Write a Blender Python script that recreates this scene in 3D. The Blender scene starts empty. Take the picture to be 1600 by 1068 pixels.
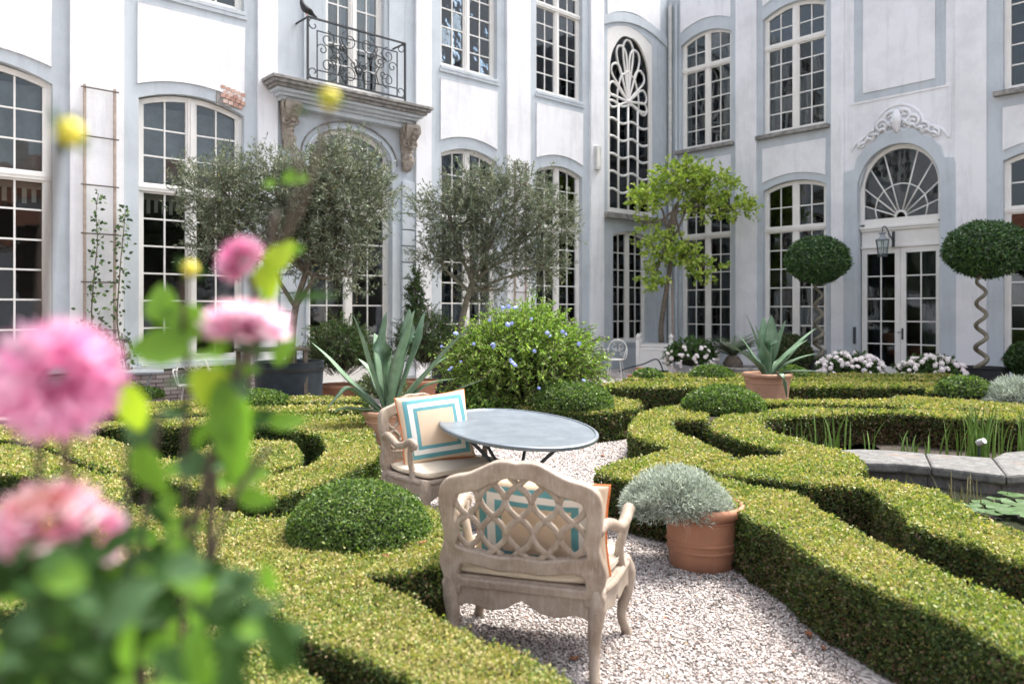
import bpy, math, random
import numpy as np
from mathutils import Vector, Matrix
from mathutils.geometry import tessellate_polygon
random.seed(7); rng = np.random.default_rng(7)
R = math.radians
sc = bpy.context.scene
C = sc.collection
# ---------------------------------------------------------------- camera, sky, sun
F, EYE, HOR = 1198.0, 1.63, 486.0
cd = bpy.data.cameras.new('camera'); cam = bpy.data.objects.new('camera', cd); C.objects.link(cam)
cam.location = (0, 0, EYE); cam.rotation_euler = (R(90), 0, 0)
cd.sensor_width = 36; cd.lens = F/1600*36; cd.shift_y = -0.03; cd.clip_end = 500; cd.clip_start = .02
cd.dof.use_dof = True; cd.dof.focus_distance = 6.8; cd.dof.aperture_fstop = 1.9
sc.camera = cam
SUN_EL, SUN_V = 62, Vector((.85, .53))
w = bpy.data.worlds.new('World'); sc.world = w; w.use_nodes = True
nt = w.node_tree; sky = nt.nodes.new('ShaderNodeTexSky'); sky.sky_type = 'NISHITA'; sky.sun_disc = False
sky.sun_elevation = R(SUN_EL); sky.sun_rotation = math.atan2(SUN_V.x, SUN_V.y)
sky.air_density = 1.0; sky.dust_density = 6.0; sky.ozone_density = 1.0
bg = nt.nodes['Background']; hs = nt.nodes.new('ShaderNodeHueSaturation'); hs.inputs['Saturation'].default_value = .45
nt.links.new(sky.outputs[0], hs.inputs['Color']); nt.links.new(hs.outputs[0], bg.inputs[0]); bg.inputs[1].default_value = .15
sd = bpy.data.lights.new('sun', 'SUN'); sd.energy = 1.5; sd.angle = R(10); sd.color = (1, .95, .86)
sun = bpy.data.objects.new('sun', sd); C.objects.link(sun)
_h = math.cos(R(SUN_EL)); _v = SUN_V.normalized()
sun.rotation_euler = Vector((_v.x*_h, _v.y*_h, math.sin(R(SUN_EL)))).to_track_quat('Z', 'Y').to_euler()
sc.view_settings.view_transform = 'Standard'; sc.view_settings.look = 'None'
sc.view_settings.gamma = 1; sc.view_settings.exposure = 1.7; sc.view_settings.use_curve_mapping = False
sc.cycles.max_bounces = 8; sc.cycles.transparent_max_bounces = 16; sc.cycles.caustics_reflective = False
sc.cycles.caustics_refractive = False
# ---------------------------------------------------------------- places
def W(u, v, d): return Vector(((u-800)/F*d, d, EYE-(v-HOR)/F*d))      # a photo point at distance d
def G(u, v, z=0.0):                                                    # a photo point lying on the level z
    d = (EYE-z)*F/(v-HOR); return Vector(((u-800)/F*d, d, z))
CO = (4.78, 23.4)                                                      # the inner corner of the courtyard
def AX(u, p=0.0):                                                      # local x on the left facade
    k = (u-800)/F; ox, oy = CO[0]+.669*p, CO[1]-.743*p
    return (oy*k-ox)/(.743-.669*k)
def AZ(u, v, p=0.0):
    x = AX(u, p); return EYE-(v-HOR)*(CO[1]-.743*p+.669*x)/F
def BX(u, p=0.0):
    k = (u-800)/F; ox, oy = CO[0]-.7427*p, CO[1]-.6696*p
    return (oy*k-ox)/(.6696+.7427*k)
def BZ(u, v, p=0.0):
    x = BX(u, p); return EYE-(v-HOR)*(CO[1]-.6696*p-.7427*x)/F
# ---------------------------------------------------------------- materials
MAT = {}
def newmat(name):
    m = bpy.data.materials.new(name); m.use_nodes = True; MAT[name] = m
    return m, m.node_tree, m.node_tree.nodes['Principled BSDF']
def N(t, kind, **k):
    n = t.nodes.new(kind)
    for a, b in k.items():
        if isinstance(a, str) and hasattr(n, a): setattr(n, a, b)
    return n
def coords(t, scale=1.0, obj=True):
    tc = t.nodes.new('ShaderNodeTexCoord'); mp = t.nodes.new('ShaderNodeMapping')
    if isinstance(scale, (int, float)): scale = (scale,)*3
    mp.inputs['Scale'].default_value = scale
    t.links.new(tc.outputs['Object'], mp.inputs[0]); return mp.outputs[0]
def noise(t, sc_, detail=5, rough=.6, vec=None):
    n = t.nodes.new('ShaderNodeTexNoise'); n.inputs['Scale'].default_value = sc_
    n.inputs['Detail'].default_value = detail; n.inputs['Roughness'].default_value = rough
    if vec is None: vec = coords(t)
    t.links.new(vec, n.inputs['Vector']); return n.outputs[0]
def ramp(t, fac, stops):
    r = t.nodes.new('ShaderNodeValToRGB'); t.links.new(fac, r.inputs[0])
    e = r.color_ramp.elements
    while len(e) < len(stops): e.new(.5)
    for i, (p, c) in enumerate(stops):
        e[i].position = p; e[i].color = (*c, 1) if not isinstance(c, (int, float)) else (c, c, c, 1)
    return r.outputs[0]
def mix(t, fac, a, b, mode='MIX'):
    m = t.nodes.new('ShaderNodeMix'); m.data_type = 'RGBA'; m.blend_type = mode
    if isinstance(fac, (int, float)): m.inputs[0].default_value = fac
    else: t.links.new(fac, m.inputs[0])
    for i, q in ((6, a), (7, b)):
        if isinstance(q, tuple): m.inputs[i].default_value = (*q, 1)
        else: t.links.new(q, m.inputs[i])
    return m.outputs[2]
def bump(t, b, h, strength=.3, dist=.01):
    n = t.nodes.new('ShaderNodeBump'); n.inputs['Strength'].default_value = strength
    n.inputs['Distance'].default_value = dist; t.links.new(h, n.inputs['Height'])
    t.links.new(n.outputs[0], b.inputs['Normal'])
def plain(name, col, rough=.6, metal=0, var=.12, vs=6, bstr=.15, bscale=40, bd=.004):
    m, t, b = newmat(name)
    c2 = tuple(max(0, x*(1-var*2)) for x in col)
    vec = coords(t)
    nz = noise(t, vs, 6, .65, vec)
    t.links.new(mix(t, ramp(t, nz, [(.35, 0.), (.7, 1.)]), c2, col), b.inputs['Base Color'])
    b.inputs['Roughness'].default_value = rough; b.inputs['Metallic'].default_value = metal
    if bstr: bump(t, b, noise(t, bscale, 4, .6, vec), bstr, bd)
    return m
def plaster(name, col, stain, chip=.0):
    m, t, b = newmat(name)
    vec = coords(t)
    big = noise(t, .9, 8, .7, vec)
    streak = noise(t, 1.0, 6, .7, coords(t, (5.0, 5.0, .5)))
    c = mix(t, ramp(t, big, [(.45, 0.), (.72, .9)]), col, stain)
    c = mix(t, ramp(t, streak, [(.52, 0.), (.72, .75)]), c, stain)
    ch = noise(t, 7.0, 8, .75, vec)
    c = mix(t, ramp(t, ch, [(.675, 0.), (.70, .75)]), c, (.40, .37, .33))
    t.links.new(c, b.inputs['Base Color']); b.inputs['Roughness'].default_value = .85
    a = N(t, 'ShaderNodeMath', operation='ADD'); t.links.new(noise(t, 3.5, 9, .7, vec), a.inputs[0])
    t.links.new(noise(t, 60, 3, .6, vec), a.inputs[1])
    bump(t, b, a.outputs[0], .45, .012)
    return m
plaster('white_plaster', (.77, .78, .80), (.60, .61, .625))
plaster('grey_plaster', (.50, .55, .585), (.38, .42, .45))
plain('stone_ledge', (.36, .35, .33), .85, var=.3, vs=9, bstr=.5, bscale=30, bd=.01)
plain('carved_stone', (.42, .37, .31), .85, var=.25, vs=12, bstr=.4, bscale=50, bd=.006)
plain('white_paint', (.80, .79, .75), .45, var=.05, vs=3, bstr=.08, bscale=30)
plain('interior', (.055, .04, .03), .8, bstr=0)
plain('wrought_iron', (.05, .055, .06), .5, .4, var=.2, bstr=.2)
plain('zinc', (.23, .27, .31), .42, .55, var=.16, vs=7, bstr=.1, bscale=25)
plain('dark_steel', (.07, .085, .1), .45, .5, var=.15)
plain('lead_grey', (.33, .36, .39), .5, .4, var=.15)
plain('brown_wood', (.46, .375, .32), .75, var=.2, vs=20)
plain('old_wood', (.16, .13, .10), .8, var=.25, vs=15)
plain('tub_blue', (.028, .042, .055), .55, var=.25, vs=8)
plain('black_pot', (.022, .026, .03), .5, var=.2)
plain('blue_glaze', (.01, .16, .45), .12, var=.15, bstr=0)
plain('bark', (.20, .165, .125), .9, var=.3, vs=14, bstr=.6, bscale=45, bd=.01)
plain('smooth_bark', (.24, .22, .16), .8, var=.2, vs=14, bstr=.3)
plain('twig', (.11, .085, .05), .9, bstr=0)
plain('soil', (.055, .04, .028), .95, var=.3, vs=10, bstr=.8, bscale=30, bd=.02)
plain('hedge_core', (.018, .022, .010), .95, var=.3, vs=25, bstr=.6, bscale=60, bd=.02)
plain('cushion_cloth', (.66, .58, .46), .9, var=.06, vs=5, bstr=.3, bscale=300, bd=.001)
plain('orange_piping', (.75, .20, .05), .8, bstr=0)
plain('curtain_cloth', (.55, .50, .42), .9, var=.1, vs=3, bstr=.1)
plain('blind_cloth', (.42, .43, .43), .9, var=.25, vs=1.5, bstr=.1)
plain('dark_cloth', (.06, .065, .08), .9, var=.2, vs=3, bstr=.1)
plain('roof_tile', (.30, .11, .06), .85, var=.3, vs=10)
plain('petal_white', (.80, .74, .72), .6, var=.05, bstr=0)
plain('petal_blue', (.38, .46, .80), .6, var=.05, bstr=0)
plain('dry_leaf', (.30, .10, .04), .7, var=.3, vs=60, bstr=0)
plain('lamp_shade', (.75, .42, .30), .7, bstr=0)
plain('pigeon_feather', (.035, .042, .05), .6, var=.3, vs=30, bstr=.2)
plain('lily_pad', (.07, .14, .04), .35, var=.2, vs=12, bstr=.1)
plain('stem_green', (.06, .09, .03), .6, bstr=0)
plain('plastic_grey', (.62, .63, .60), .5, bstr=0)
plain('plastic_green', (.30, .38, .10), .5, bstr=0)
# brick
m, t, b = newmat('brick_red')
oi = t.nodes.new('ShaderNodeObjectInfo')
t.links.new(ramp(t, oi.outputs['Random'], [(0, (.38, .22, .17)), (.5, (.48, .30, .24)), (1, (.58, .44, .38))]), b.inputs['Base Color'])
b.inputs['Roughness'].default_value = .9; bump(t, b, noise(t, 40), .5, .006)
m, t, b = newmat('brick_grey')
oi = t.nodes.new('ShaderNodeObjectInfo')
t.links.new(ramp(t, oi.outputs['Random'], [(0, (.15, .125, .12)), (.5, (.21, .18, .18)), (1, (.27, .24, .23))]), b.inputs['Base Color'])
b.inputs['Roughness'].default_value = .9; bump(t, b, noise(t, 40), .5, .006)
# terracotta
for nm, c1, c2 in (('terracotta', (.40, .185, .105), (.30, .145, .09)), ('terracotta_pale', (.52, .31, .21), (.40, .23, .15))):
    m, t, b = newmat(nm); vec = coords(t)
    c = mix(t, ramp(t, noise(t, 5, 7, .7, vec), [(.35, 0.), (.7, 1.)]), c2, c1)
    c = mix(t, ramp(t, noise(t, 9, 7, .75, coords(t, (1, 1, .4))), [(.58, 0.), (.8, .45)]), c, (.52, .42, .36))
    t.links.new(c, b.inputs['Base Color']); b.inputs['Roughness'].default_value = .8
    bump(t, b, noise(t, 50, 4, .6, vec), .3, .004)
# washed wood of the chairs: grain stretched, white rubbed paint over brown
m, t, b = newmat('washed_wood'); vec = coords(t, (9, 9, 9))
g = noise(t, 6, 8, .7, coords(t, (14, 14, 2.5)))
c = mix(t, ramp(t, noise(t, 7, 7, .7), [(.36, 0.), (.66, 1.)]), (.22, .168, .125), (.375, .315, .255))
c = mix(t, ramp(t, g, [(.5, 0.), (.75, .5)]), c, (.56, .50, .45))
t.links.new(c, b.inputs['Base Color']); b.inputs['Roughness'].default_value = .62; bump(t, b, g, .25, .003)
# pillow with square bands
m, t, b = newmat('pillow_cloth'); tc = t.nodes.new('ShaderNodeTexCoord'); sx = t.nodes.new('ShaderNodeSeparateXYZ')
t.links.new(tc.outputs['Object'], sx.inputs[0])
ax = N(t, 'ShaderNodeMath', operation='ABSOLUTE'); az = N(t, 'ShaderNodeMath', operation='ABSOLUTE')
t.links.new(sx.outputs[0], ax.inputs[0]); t.links.new(sx.outputs[2], az.inputs[0])
mx = N(t, 'ShaderNodeMath', operation='MAXIMUM'); t.links.new(ax.outputs[0], mx.inputs[0]); t.links.new(az.outputs[0], mx.inputs[1])
dv = N(t, 'ShaderNodeMath', operation='MULTIPLY'); t.links.new(mx.outputs[0], dv.inputs[0]); dv.inputs[1].default_value = 1/.27
BE, TE, WH = (.66, .52, .38), (.12, .33, .37), (.78, .76, .72)
rr = t.nodes.new('ShaderNodeValToRGB'); rr.color_ramp.interpolation = 'CONSTANT'; t.links.new(dv.outputs[0], rr.inputs[0])
e = rr.color_ramp.elements
while len(e) < 5: e.new(.5)
for i, (p, cc) in enumerate([(0, BE), (.50, TE), (.60, WH), (.73, TE), (.85, BE)]): e[i].position = p; e[i].color = (*cc, 1)
t.links.new(rr.outputs[0], b.inputs['Base Color']); b.inputs['Roughness'].default_value = .9
bump(t, b, noise(t, 260, 2, .5), .3, .001)
# gravel ground
m, t, b = newmat('gravel'); vec = coords(t)
vo = t.nodes.new('ShaderNodeTexVoronoi'); vo.inputs['Scale'].default_value = 48; t.links.new(vec, vo.inputs['Vector'])
sp = t.nodes.new('ShaderNodeSeparateColor'); t.links.new(vo.outputs['Color'], sp.inputs[0])
c = ramp(t, sp.outputs[0], [(0, (.10, .085, .08)), (.25, (.29, .255, .24)), (.6, (.44, .40, .38)), (1, (.60, .56, .545))])
c = mix(t, ramp(t, noise(t, 1.3, 6, .6, vec), [(.4, 0.), (.7, .5)]), c, (.42, .37, .34))
t.links.new(c, b.inputs['Base Color']); b.inputs['Roughness'].default_value = .9
bump(t, b, vo.outputs['Distance'], 1.0, -.012)
# pond stone
m, t, b = newmat('pond_stone'); vec = coords(t)
c = mix(t, ramp(t, noise(t, 14, 8, .75, vec), [(.4, 0.), (.65, 1.)]), (.085, .085, .083), (.19, .188, .182))
vo = t.nodes.new('ShaderNodeTexVoronoi'); vo.inputs['Scale'].default_value = 26; t.links.new(vec, vo.inputs['Vector'])
c = mix(t, ramp(t, vo.outputs['Distance'], [(.06, .9), (.12, 0.)]), c, (.05, .05, .05))
c = mix(t, ramp(t, noise(t, 3, 5, .6, vec), [(.6, 0.), (.75, .5)]), c, (.28, .14, .08))
t.links.new(c, b.inputs['Base Color']); b.inputs['Roughness'].default_value = .85; bump(t, b, noise(t, 40, 5, .7, vec), .5, .006)
# water
m, t, b = newmat('pond_water'); b.inputs['Base Color'].default_value = (.035, .04, .025, 1); b.inputs['Roughness'].default_value = .04
bump(t, b, noise(t, 5, 3, .5), .12, .01)
# window glass: mirror by Fresnel over clear
m, t, b = newmat('window_glass'); t.nodes.remove(b)
gl = N(t, 'ShaderNodeBsdfGlossy'); gl.inputs['Roughness'].default_value = .015; gl.inputs['Color'].default_value = (.9, .95, 1, 1)
tr = t.nodes.new('ShaderNodeBsdfTransparent'); tr.inputs[0].default_value = (.80, .84, .84, 1)
fr = t.nodes.new('ShaderNodeFresnel'); fr.inputs[0].default_value = 1.5
ms = t.nodes.new('ShaderNodeMixShader'); t.links.new(fr.outputs[0], ms.inputs[0]); t.links.new(tr.outputs[0], ms.inputs[1]); t.links.new(gl.outputs[0], ms.inputs[2])
bp = t.nodes.new('ShaderNodeBump'); bp.inputs['Strength'].default_value = .25; bp.inputs['Distance'].default_value = .01
gp = t.nodes.new('ShaderNodeNewGeometry'); t.links.new(noise(t, 1.6, 3, .5, gp.outputs['Position']), bp.inputs['Height']); t.links.new(bp.outputs[0], gl.inputs['Normal']); t.links.new(bp.outputs[0], fr.inputs['Normal'])
t.links.new(ms.outputs[0], t.nodes['Material Output'].inputs[0])
# leaves take the colour stored with each leaf
def leafmat(name, rough=.5, trans=.3, spec=.4, tt=(1.3, 1.5, .6)):
    m, t, b = newmat(name); a = t.nodes.new('ShaderNodeAttribute'); a.attribute_name = 'Col'
    t.links.new(a.outputs['Color'], b.inputs['Base Color']); b.inputs['Roughness'].default_value = rough
    b.inputs['Specular IOR Level'].default_value = spec
    tl = t.nodes.new('ShaderNodeBsdfTranslucent')
    t.links.new(mix(t, 1.0, a.outputs['Color'], tt, 'MULTIPLY'), tl.inputs[0])
    s = t.nodes.new('ShaderNodeMixShader'); s.inputs[0].default_value = trans
    t.links.new(b.outputs[0], s.inputs[1]); t.links.new(tl.outputs[0], s.inputs[2])
    t.links.new(s.outputs[0], t.nodes['Material Output'].inputs[0]); return m
leafmat('leaf'); leafmat('leaf_grey', .6, .25, .2, (1.05, 1.1, .95)); leafmat('leaf_glossy', .32, .15, .5); leafmat('petal', .6, .35, .2, (1.1, .95, 1.05)); leafmat('stone_chip', .9, 0, .2)
# agave
m, t, b = newmat('agave_leaf'); vec = coords(t)
c = mix(t, ramp(t, noise(t, 5, 5, .6, vec), [(.35, 0.), (.7, 1.)]), (.09, .17, .095), (.21, .32, .21))
t.links.new(c, b.inputs['Base Color']); b.inputs['Roughness'].default_value = .45
# ---------------------------------------------------------------- object helpers
def link(o, parent=None):
    C.objects.link(o)
    if parent is not None: o.parent = parent
    return o
def meta(o, label=None, cat=None, group=None, kind=None):
    if label: o['label'] = label
    if cat: o['category'] = cat
    if group: o['group'] = group
    if kind: o['kind'] = kind
    return o
def thing(name, label, cat, loc=(0, 0, 0), rz=0.0, group=None):
    o = bpy.data.objects.new(name, None); o.location = loc; o.rotation_euler = (0, 0, rz); o.empty_display_size = .1
    link(o); return meta(o, label, cat, group)
def mesh_np(name, v, f, mat, smooth=False, col=None):
    """v (n,3), f (m,k) constant k"""
    me = bpy.data.meshes.new(name); v = np.asarray(v, dtype=np.float32); f = np.asarray(f, dtype=np.int32)
    me.vertices.add(len(v)); me.vertices.foreach_set('co', v.ravel())
    me.loops.add(f.size); me.loops.foreach_set('vertex_index', f.ravel())
    me.polygons.add(len(f)); me.polygons.foreach_set('loop_start', np.arange(0, f.size, f.shape[1], dtype=np.int32))
    if smooth: me.polygons.foreach_set('use_smooth', np.ones(len(f), dtype=bool))
    me.update(calc_edges=True)
    if col is not None:
        a = me.attributes.new('Col', 'FLOAT_COLOR', 'POINT')
        c4 = np.ones((len(v), 4), dtype=np.float32); c4[:, :3] = col; a.data.foreach_set('color', c4.ravel())
    me.materials.append(MAT[mat]); return me
def obj(name, me, parent=None, loc=None, rot=None):
    o = bpy.data.objects.new(name, me)
    if loc is not None: o.location = loc
    if rot is not None: o.rotation_euler = rot
    return link(o, parent)
class MB:
    def __init__(s): s.v = []; s.f = []
    def add(s, vs, fs):
        n = len(s.v); s.v += [tuple(q) for q in vs]; s.f += [tuple(i+n for i in q) for q in fs]; return s
    def box(s, x0, x1, y0, y1, z0, z1):
        return s.add([(x0, y0, z0), (x1, y0, z0), (x1, y1, z0), (x0, y1, z0), (x0, y0, z1), (x1, y0, z1), (x1, y1, z1), (x0, y1, z1)],
                     [(0, 1, 5, 4), (1, 2, 6, 5), (2, 3, 7, 6), (3, 0, 4, 7), (4, 5, 6, 7), (3, 2, 1, 0)])
    def prism(s, poly, y0, y1):                       # poly: (x, z) counter-clockwise seen from -y
        n = len(poly); vs = [(x, y0, z) for x, z in poly]+[(x, y1, z) for x, z in poly]
        fs = [(i, (i+1) % n, n+(i+1) % n, n+i) for i in range(n)]
        tris = tessellate_polygon([[Vector((x, z, 0)) for x, z in poly]])
        for a, b_, c in tris:
            p, q, r = [Vector((poly[i][0], poly[i][1], 0)) for i in (a, b_, c)]
            if (q-p).cross(r-p).z < 0: a, c = c, a
            fs.append((a, b_, c)); fs.append((n+c, n+b_, n+a))
        return s.add(vs, fs)
    def slab(s, poly, z0, z1):                        # poly: (x, y)
        n = len(poly); ar = sum(poly[i][0]*poly[(i+1) % n][1]-poly[(i+1) % n][0]*poly[i][1] for i in range(n))
        if ar < 0: poly = poly[::-1]
        vs = [(x, y, z0) for x, y in poly]+[(x, y, z1) for x, y in poly]
        fs = [(i, (i+1) % n, n+(i+1) % n, n+i) for i in range(n)]
        for a, b_, c in tessellate_polygon([[Vector((x, y, 0)) for x, y in poly]]):
            p, q, r = [Vector((poly[i][0], poly[i][1], 0)) for i in (a, b_, c)]
            if (q-p).cross(r-p).z < 0: a, c = c, a
            fs.append((n+a, n+b_, n+c)); fs.append((c, b_, a))
        return s.add(vs, fs)
    def sweep(s, pts, rad, k=8, ex=1.0, smooth=0, up=None, caps=True):
        pts = [Vector(p) for p in pts]
        if not isinstance(rad, (list, tuple)): rad = [rad]*len(pts)
        rad = list(rad)
        if smooth: pts, rad = catmull(pts, rad, smooth)
        n = len(pts); up = Vector(up) if up else None; prev = None; rings = []
        for i in range(n):
            tg = (pts[min(i+1, n-1)]-pts[max(i-1, 0)]).normalized()
            if up is not None: a = up-tg*up.dot(tg)
            elif prev is None:
                a = Vector((0, 0, 1)) if abs(tg.z) < .9 else Vector((1, 0, 0)); a = a-tg*a.dot(tg)
            else: a = prev-tg*prev.dot(tg)
            if a.length < 1e-6: a = tg.orthogonal()
            a.normalize(); prev = a; b_ = tg.cross(a)
            rings.append([pts[i]+a*math.cos(2*math.pi*(j+.5)/k)*rad[i]*ex+b_*math.sin(2*math.pi*(j+.5)/k)*rad[i] for j in range(k)])
        vs = [q for r_ in rings for q in r_]
        fs = [(i*k+j, i*k+(j+1) % k, (i+1)*k+(j+1) % k, (i+1)*k+j) for i in range(n-1) for j in range(k)]
        if caps: fs += [tuple(range(k))[::-1], tuple((n-1)*k+j for j in range(k))]
        return s.add(vs, fs)
    def lathe(s, prof, k=32, c=(0, 0, 0), cap=False):      # prof: (r, z)
        n = len(prof)
        vs = [(c[0]+r*math.cos(2*math.pi*j/k), c[1]+r*math.sin(2*math.pi*j/k), c[2]+z) for r, z in prof for j in range(k)]
        fs = [(i*k+j, i*k+(j+1) % k, (i+1)*k+(j+1) % k, (i+1)*k+j) for i in range(n-1) for j in range(k)]
        if cap: fs += [tuple(range(k))[::-1], tuple((n-1)*k+j for j in range(k))]
        return s.add(vs, fs)
    def mesh(s, name, mat, smooth=False, auto=None):
        me = bpy.data.meshes.new(name); me.from_pydata(s.v, [], s.f); me.materials.append(MAT[mat])
        if smooth or auto:
            me.polygons.foreach_set('use_smooth', [True]*len(me.polygons))
            if auto: me.set_sharp_from_angle(angle=R(auto))
        me.update(); return me
    def build(s, name, mat, parent=None, smooth=False, loc=None, rot=None, auto=None, bevel=0):
        o = obj(name, s.mesh(name, mat, smooth, auto), parent, loc, rot)
        if bevel:
            q = o.modifiers.new('bevel', 'BEVEL'); q.width = bevel; q.segments = 2; q.limit_method = 'ANGLE'
        return o
def catmull(pts, rad, k):
    P, Q = [], []; n = len(pts)
    for i in range(n-1):
        p0, p1, p2, p3 = pts[max(i-1, 0)], pts[i], pts[i+1], pts[min(i+2, n-1)]
        for j in range(k):
            t_ = j/k
            P.append(.5*((2*p1)+(p2-p0)*t_+(2*p0-5*p1+4*p2-p3)*t_*t_+(3*p1-p0-3*p2+p3)*t_**3)); Q.append(rad[i]*(1-t_)+rad[i+1]*t_)
    P.append(pts[-1]); Q.append(rad[-1]); return P, Q
def smooth2(pts, k=5):
    P, _ = catmull([Vector((a, b_, 0)) for a, b_ in pts], [0]*len(pts), k); return [(p.x, p.y) for p in P]
def plate(loops, thick, bev, name, mat, parent=None, loc=None, rot=None):
    """flat cut-out in the x-z plane with holes, bevelled; thickness along y"""
    cu = bpy.data.curves.new(name, 'CURVE'); cu.dimensions = '2D'; cu.fill_mode = 'BOTH'
    cu.extrude = thick/2-bev; cu.bevel_depth = bev; cu.bevel_resolution = 2
    for lp in loops:
        sp_ = cu.splines.new('POLY'); sp_.points.add(len(lp)-1); sp_.use_cyclic_u = True
        for i, (x, z) in enumerate(lp): sp_.points[i].co = (x, z, 0, 1)
    o = bpy.data.objects.new('tmp', cu); C.objects.link(o)
    dg = bpy.context.evaluated_depsgraph_get()
    me = bpy.data.meshes.new_from_object(o.evaluated_get(dg)); bpy.data.objects.remove(o); bpy.data.curves.remove(cu)
    me.transform(Matrix.Rotation(R(90), 4, 'X')); me.name = name
    me.materials.clear(); me.materials.append(MAT[mat])
    me.polygons.foreach_set('use_smooth', [True]*len(me.polygons)); me.set_sharp_from_angle(angle=R(40)); me.update()
    return obj(name, me, parent, loc, rot)
def unit(a): return a/np.maximum(np.linalg.norm(a, axis=-1, keepdims=True), 1e-9)
def leaf_mesh(name, pos, dr, nr, L, Wd, col, mat='leaf', fold=.25, bend=0.0):
    n = len(pos); dr = unit(dr); nr = unit(nr-dr*np.sum(nr*dr, 1, keepdims=True)); sd_ = np.cross(dr, nr)
    L = np.broadcast_to(np.asarray(L, float), (n,))[:, None]; Wd = np.broadcast_to(np.asarray(Wd, float), (n,))[:, None]
    v = np.empty((n, 4, 3)); mid = pos+dr*L*.45
    v[:, 0] = pos; v[:, 1] = mid+sd_*Wd*.5+nr*Wd*fold; v[:, 2] = pos+dr*L-nr*L*bend; v[:, 3] = mid-sd_*Wd*.5+nr*Wd*fold
    f = np.arange(n*4).reshape(n, 4)
    c = np.repeat(np.asarray(col)[:, None, :], 4, 1).reshape(-1, 3) if np.ndim(col) == 2 else np.tile(col, (n*4, 1))
    return mesh_np(name, v.reshape(-1, 3), f, mat, False, c)
def rv(n): return unit(rng.normal(size=(n, 3)))
def wob(p, s, seed=0.):                                    # smooth pseudo noise, about -1..1
    x, y, z = p[..., 0]*s+seed, p[..., 1]*s+seed*1.7, p[..., 2]*s-seed
    return (np.sin(1.7*x+2.1*np.sin(1.3*y+.5))+np.sin(2.3*y+1.7*np.sin(1.9*z+1.1*x))+np.sin(2.9*z+1.3*np.sin(2.2*x-y)))/3
def pal(n, cols, wts):
    i = rng.choice(len(cols), n, p=np.array(wts)/sum(wts)); c = np.array(cols)[i]
    return c*(1+rng.normal(0, .13, (n, 1)))
def palw(wt, a, b_):                                       # blend by weight array
    return a*(1-wt[:, None])+b_*wt[:, None]
# ================================================================= GROUND
g_ = MB(); g_.box(-40, 45, -30, 60, -.3, 0)
meta(g_.build('ground', 'gravel'), kind='structure')
# ================================================================= FACADES
def zarch(x, x0, x1, zs, rise):
    c, h = (x0+x1)/2, (x1-x0)/2; q = max(-1, min(1, (x-c)/h)); return zs+rise*(1-q*q)
def zell(x, x0, x1, zs, rise):
    c, h = (x0+x1)/2, (x1-x0)/2; q = max(-1, min(1, (x-c)/h)); return zs+rise*math.sqrt(max(0, 1-q*q))
def wall(bld, xa, xb, z1, ops, name='wall', mat='grey_plaster', depth=.42):
    xs = {xa, xb}
    for o in ops:
        k = 10 if o[4] else 1
        for i in range(k+1): xs.add(round(o[0]+(o[1]-o[0])*i/k, 5))
    xs = sorted(xs); mb = MB()
    top = lambda o, x: (zell if len(o) > 5 else zarch)(x, *o[:2], o[3], o[4])
    for a, b_ in zip(xs, xs[1:]):
        mid = (a+b_)/2; act = sorted([o for o in ops if o[0] < mid < o[1]], key=lambda o: o[2]); za = zb = 0.0
        for o in act:
            mb.add([(a, 0, za), (b_, 0, zb), (b_, 0, o[2]), (a, 0, o[2])], [(0, 1, 2, 3)])
            ta, tb = top(o, a), top(o, b_)
            mb.add([(a, 0, ta), (b_, 0, tb), (b_, depth, tb), (a, depth, ta)], [(0, 3, 2, 1)]); za, zb = ta, tb
        mb.add([(a, 0, za), (b_, 0, zb), (b_, 0, z1), (a, 0, z1)], [(0, 1, 2, 3)])
    for o in ops:
        tz = o[3]
        mb.add([(o[0], 0, o[2]), (o[0], 0, tz), (o[0], depth, tz), (o[0], depth, o[2])], [(0, 1, 2, 3)])
        mb.add([(o[1], 0, o[2]), (o[1], 0, tz), (o[1], depth, tz), (o[1], depth, o[2])], [(3, 2, 1, 0)])
        mb.add([(o[0], 0, o[2]), (o[1], 0, o[2]), (o[1], depth, o[2]), (o[0], depth, o[2])], [(0, 3, 2, 1)])
    return mb.build(name, mat, bld)
PANES = {}
def pane(parent, poly, y, tag=''):                          # poly (x,z) ccw
    cx = sum(p[0] for p in poly)/len(poly); cz = sum(p[1] for p in poly)/len(poly)
    loc = [(round(p[0]-cx, 3), round(p[1]-cz, 3)) for p in poly]; key = tuple(loc)
    if key not in PANES: PANES[key] = MB().prism(loc, -.002, .002).mesh('pane', 'window_glass')
    return obj('pane', PANES[key], parent, (cx, y, cz), (rng.normal(0, .016), 0, rng.normal(0, .016)))
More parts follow.
